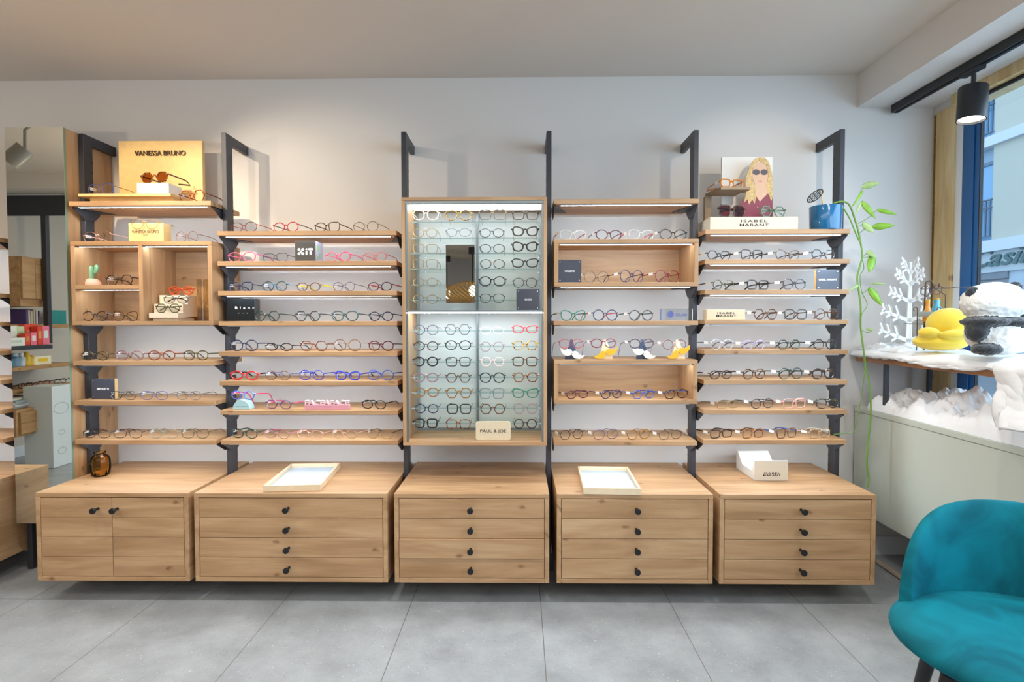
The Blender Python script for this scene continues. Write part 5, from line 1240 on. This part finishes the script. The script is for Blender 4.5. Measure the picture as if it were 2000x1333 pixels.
for k, (a, b, v, c, m, l) in enumerate(((49, 59, 652, '#e04a34', '#c98a50', 'short orange red box, leftmost of the red group'), (60, 72, 650, '#ee7d93', '#f4e6e2', 'short pink box with a round white mark in the red group'),
                               (73, 82, 638, '#e2432f', '#d9a060', 'tall red box between the pink boxes'), (83, 96, 637, '#f0788e', '#dfe9e2', 'tall pink box with a white ring, right of the red box'))):
    mbox(a, b, v, -3.635, zC, c, l, mk=m)
mbox(48, 72, 634, -3.70, zC, '#e8553f', 'wide red box behind the short red and pink boxes', mk='#f0a090')
def mbot(u, v0, x, zb, R_, col, cap, label):
    p = mirx(u, v0, x); h = p.z - zb
    r = thing('care_bottle', label, 'bottle', (x, p.y, zb + .0005), 'bottles on the side shelves')
    MB().lathe([(R_ * .95, .0005), (R_, .004), (R_, h * .62), (R_ * .5, h * .74), (R_ * .45, h * .78)], (x, p.y, zb), 18).build('body', mat('bottle_' + col[1:], col, .3), r, smooth=50)
    MB().lathe([(R_ * .55, h * .78), (R_ * .55, h), (R_ * .45, h)], (x, p.y, zb), 16).build('cap', mat('bottle_' + cap[1:], cap, .4), r, smooth=50)
mbot(18, 694, -3.84, zB, .024, '#4f9fae', '#c9d6d8', 'teal bottle at the left end of the care shelf')
mbot(28, 690, -3.84, zB, .034, '#8fb0c4', '#dfe6ea', 'large grey blue pump bottle on the care shelf')
mbot(41, 690, -3.84, zB, .026, '#d8e4ee', '#f2f4f6', 'white bottle with blue front on the care shelf')
mbot(52, 688, -3.84, zB, .028, '#f0c63a', '#e8a81c', 'tall yellow bottle on the care shelf')
mbot(62, 694, -3.84, zB, .019, '#f3d262', '#eab020', 'short yellow bottle on the care shelf')
mbox(67, 100, 697, -3.82, zB, '#f4ecc8', 'cream and yellow carton on the care shelf', mk='#f0c63a')
mbot(113, 650, -3.74, zC - .0, .026, '#1f6f96', '#58c2a0', 'blue bottle with green cap on the side shelf') if False else None
for k, (u, c) in enumerate(((52, '#5a4a8c'), (57, '#e9e4da'), (62, '#d9d2c2'), (67, '#c8bfae'), (72, '#e4dccf'), (77, '#6a4f78'))):
    p = mirx(u, 604 + (k % 3) * 2, -3.90)
    tag(MB().box(-4.06, -3.90, p.y - .008, p.y + .008, zD + .0005, p.z).build('book', mat('book_' + c[1:], c, .6), bev=.001), ['purple spined', 'white spined', 'cream spined', 'sand coloured', 'off white', 'dark violet'][k] + ' book standing on the side wall shelf', 'book', 'books on the side wall shelf')
p = mirx(96, 606, -3.95); q = mirx(130, 634, -3.95)
tag(MB().box(-4.0, -3.95, q.y, p.y, zD + .0005, p.z).build('teal_box', mat('teal_card', '#2f8f8c', .6), bev=.001), 'teal box beside the books in the mirror image', 'box')
# eyeglasses on the mirrored shelf
yy = a1.y - .12
for k in range(5):
    eyeglasses(['dark brown', 'black', 'dark red', 'grey', 'brown'][k] + ' eyeglasses on the side wall shelf, ' + ['nearest', 'second', 'third', 'fourth', 'farthest'][k] + ' in the mirror image', 'eyeglasses on the side wall shelf', (-3.82, yy - .17 * k, zA + .0006), .135, .042, math.radians(90), ['rd', 'sq', 'hx', 'pa', 'rd'][k], ['dark brown', 'black', 'dark red', 'dark grey', 'brown'][k], 'm', False)
# white floor display
p = mirx(101, 756, -3.50); q = mirx(135, 756, -3.50)
r = thing('floor_display', 'tall white printed display box on the floor in the mirror image', 'display box', (-3.6, (p.y + q.y) / 2, 0))
MB().box(-3.72, -3.50, q.y - .05, p.y, .002, p.z).build('body', mat('white_display', '#dfe6e6', .6), r, bev=.002)
rg = MB()
for (z, R_) in ((p.z - .17, .07), (.26, .03), (.12, .04)):
    cyy = (p.y + q.y) / 2
    rg.tube([(-3.4995, cyy + R_ * math.cos(k * PI / 14), z + R_ * .6 * math.sin(k * PI / 14)) for k in range(28)], .002, 6, closed=True)
rg.build('ring_print', mat('grey_print', '#b4b8b6', .6), r)
struct('baseboard_left', MB().box(LX, LX + .012, -8.5, -.02, 0, .088), MATS['baseboard_paint'])

# pendant lamps at the back of the shop, seen in the small mirror
GM = -.262
def mirz(u, v, d):
    c = ray(u, v); p = CAM + c * (d / c.y); return Vector((p.x, 2 * GM - p.y, p.z))
def pendant(label, u, v, d, canv):
    p = mirz(u, v, d); r = thing('pendant_lamp', label, 'pendant lamp', (p.x, p.y, CEIL), 'slatted wooden pendant lamps'); R_, H_ = .41, .17
    MB().lathe([(.06, CEIL - .10), (.06, CEIL - .001)], (p.x, p.y, 0), 20).build('canopy', BLACK, r)
    MB().tube([(p.x, p.y, CEIL - .1), (p.x, p.y, p.z + .12)], .008, 8).build('cord', SLOT, r)
    sl = MB()
    for k in range(34):
        a = 2 * PI * k / 34; pts = []
        for s in range(13):
            t = -1 + 2 * s / 12; rad = R_ * math.sqrt(max(0, 1 - (t * .97) ** 2)); an = a + .55 * t
            pts.append((p.x + rad * math.cos(an), p.y + rad * math.sin(an), p.z + H_ * t))
        sl.tube(pts, .013, 6, flat=.004)
    sl.build('slatted_shade', mat('pendant_wood', '#cfa566', .55), r)
    MB().ell((p.x, p.y, p.z + .03), (.055, .055, .085), 16, 12).build('bulb', mat('lit_bulb', (1, .85, .6), emit=10), r)
pendant('slatted wooden pendant lamp with lit bulb reflected in the small mirror', 923, 572, 9.0, 485)
pendant('farther slatted pendant lamp whose cord shows in the small mirror', 873, 578, 10.15, 503)

# ------------------------------------------------------------------ light
def area(name, loc, size, power, col, target=None, rot=None):
    l = bpy.data.lights.new(name, 'AREA'); l.shape = 'RECTANGLE'; l.size, l.size_y = size; l.energy = power; l.color = col
    o = bpy.data.objects.new(name, l); COL.objects.link(o); o.location = loc
    if target is not None: o.rotation_euler = (Vector(target) - Vector(loc)).to_track_quat('-Z', 'Y').to_euler()
    return o
def spot(name, loc, target, power, col, angle=50, blend=.6, size=.04):
    l = bpy.data.lights.new(name, 'SPOT'); l.energy = power; l.color = col; l.spot_size = math.radians(angle); l.spot_blend = blend; l.shadow_soft_size = size
    o = bpy.data.objects.new(name, l); COL.objects.link(o); o.location = loc
    o.rotation_euler = (Vector(target) - Vector(loc)).to_track_quat('-Z', 'Y').to_euler(); return o
for k_, (x_, p_) in enumerate(((-2.35, 21), (-1.45, 28), (-.55, 28), (.40, 28), (1.15, 28))):
    spot('track_lamp', (x_, -1.18, 2.17), (x_ + .05, -.62, 0), p_, (1, .97, .93), 112, .8, .03)
area('ceiling_light_near', (-.2, -2.5, CEIL - .02), (3.8, 1.1), 36, (1, .96, .90), (-.2, -2.3, 0))
area('ceiling_light_rear', (-1.4, -4.6, CEIL - .02), (4.5, 1.6), 48, (1, .96, .9), (-1.4, -4.6, 0))
area('shopfront_daylight', (.9, -5.4, 1.15), (1.9, 1.7), 12, (.80, .90, 1), (.2, 0, .6))
area('street_window_daylight', (XW + .35, -2.2, 1.5), (3.6, 1.4), 60, (.78, .89, 1), (0, -1.6, .7))
spot('spot_left', (-1.78, -1.32, 2.12), (-.95, 0, 1.48), 46, (1, .84, .64), 50, .75, .02)
spot('spot_left_second', (-1.42, -1.32, 2.12), (-1.20, 0, 1.52), 16, (1, .84, .64), 44, .7, .02)
spot('spot_far_left', (-1.75, -1.35, 2.12), (-1.62, -.1, 1.52), 60, (1, .76, .48), 38, .6, .02)
spot('spot_right', (1.30, -1.45, 2.12), (1.08, 0, 1.56), 24, (1, .87, .70), 44, .7, .02)
pl_ = bpy.data.lights.new('warm_fill', 'POINT'); pl_.energy = 17; pl_.color = (1, .80, .55); pl_.shadow_soft_size = .06
plo = bpy.data.objects.new('warm_side_fill', pl_); COL.objects.link(plo); plo.location = (-2.3, -1.75, 1.55)  # fill light added to warm the left wall and ceiling; no lamp body here
w = bpy.data.worlds.new('sky'); SC.world = w; w.use_nodes = True
bg = w.node_tree.nodes['Background']; bg.inputs[0].default_value = lin((.72, .86, 1)); bg.inputs[1].default_value = 2.2
SC.view_settings.view_transform = 'Standard'; SC.view_settings.look = 'None'; SC.view_settings.gamma = 1; SC.view_settings.exposure = 0
SC.view_settings.use_curve_mapping = False
SC.cycles.max_bounces = 10; SC.cycles.diffuse_bounces = 5; SC.cycles.glossy_bounces = 5; SC.cycles.transparent_max_bounces = 32; SC.cycles.transmission_bounces = 8
SC.cycles.caustics_reflective = False; SC.cycles.caustics_refractive = False; SC.cycles.sample_clamp_indirect = 6
SC.cycles.use_denoising = True
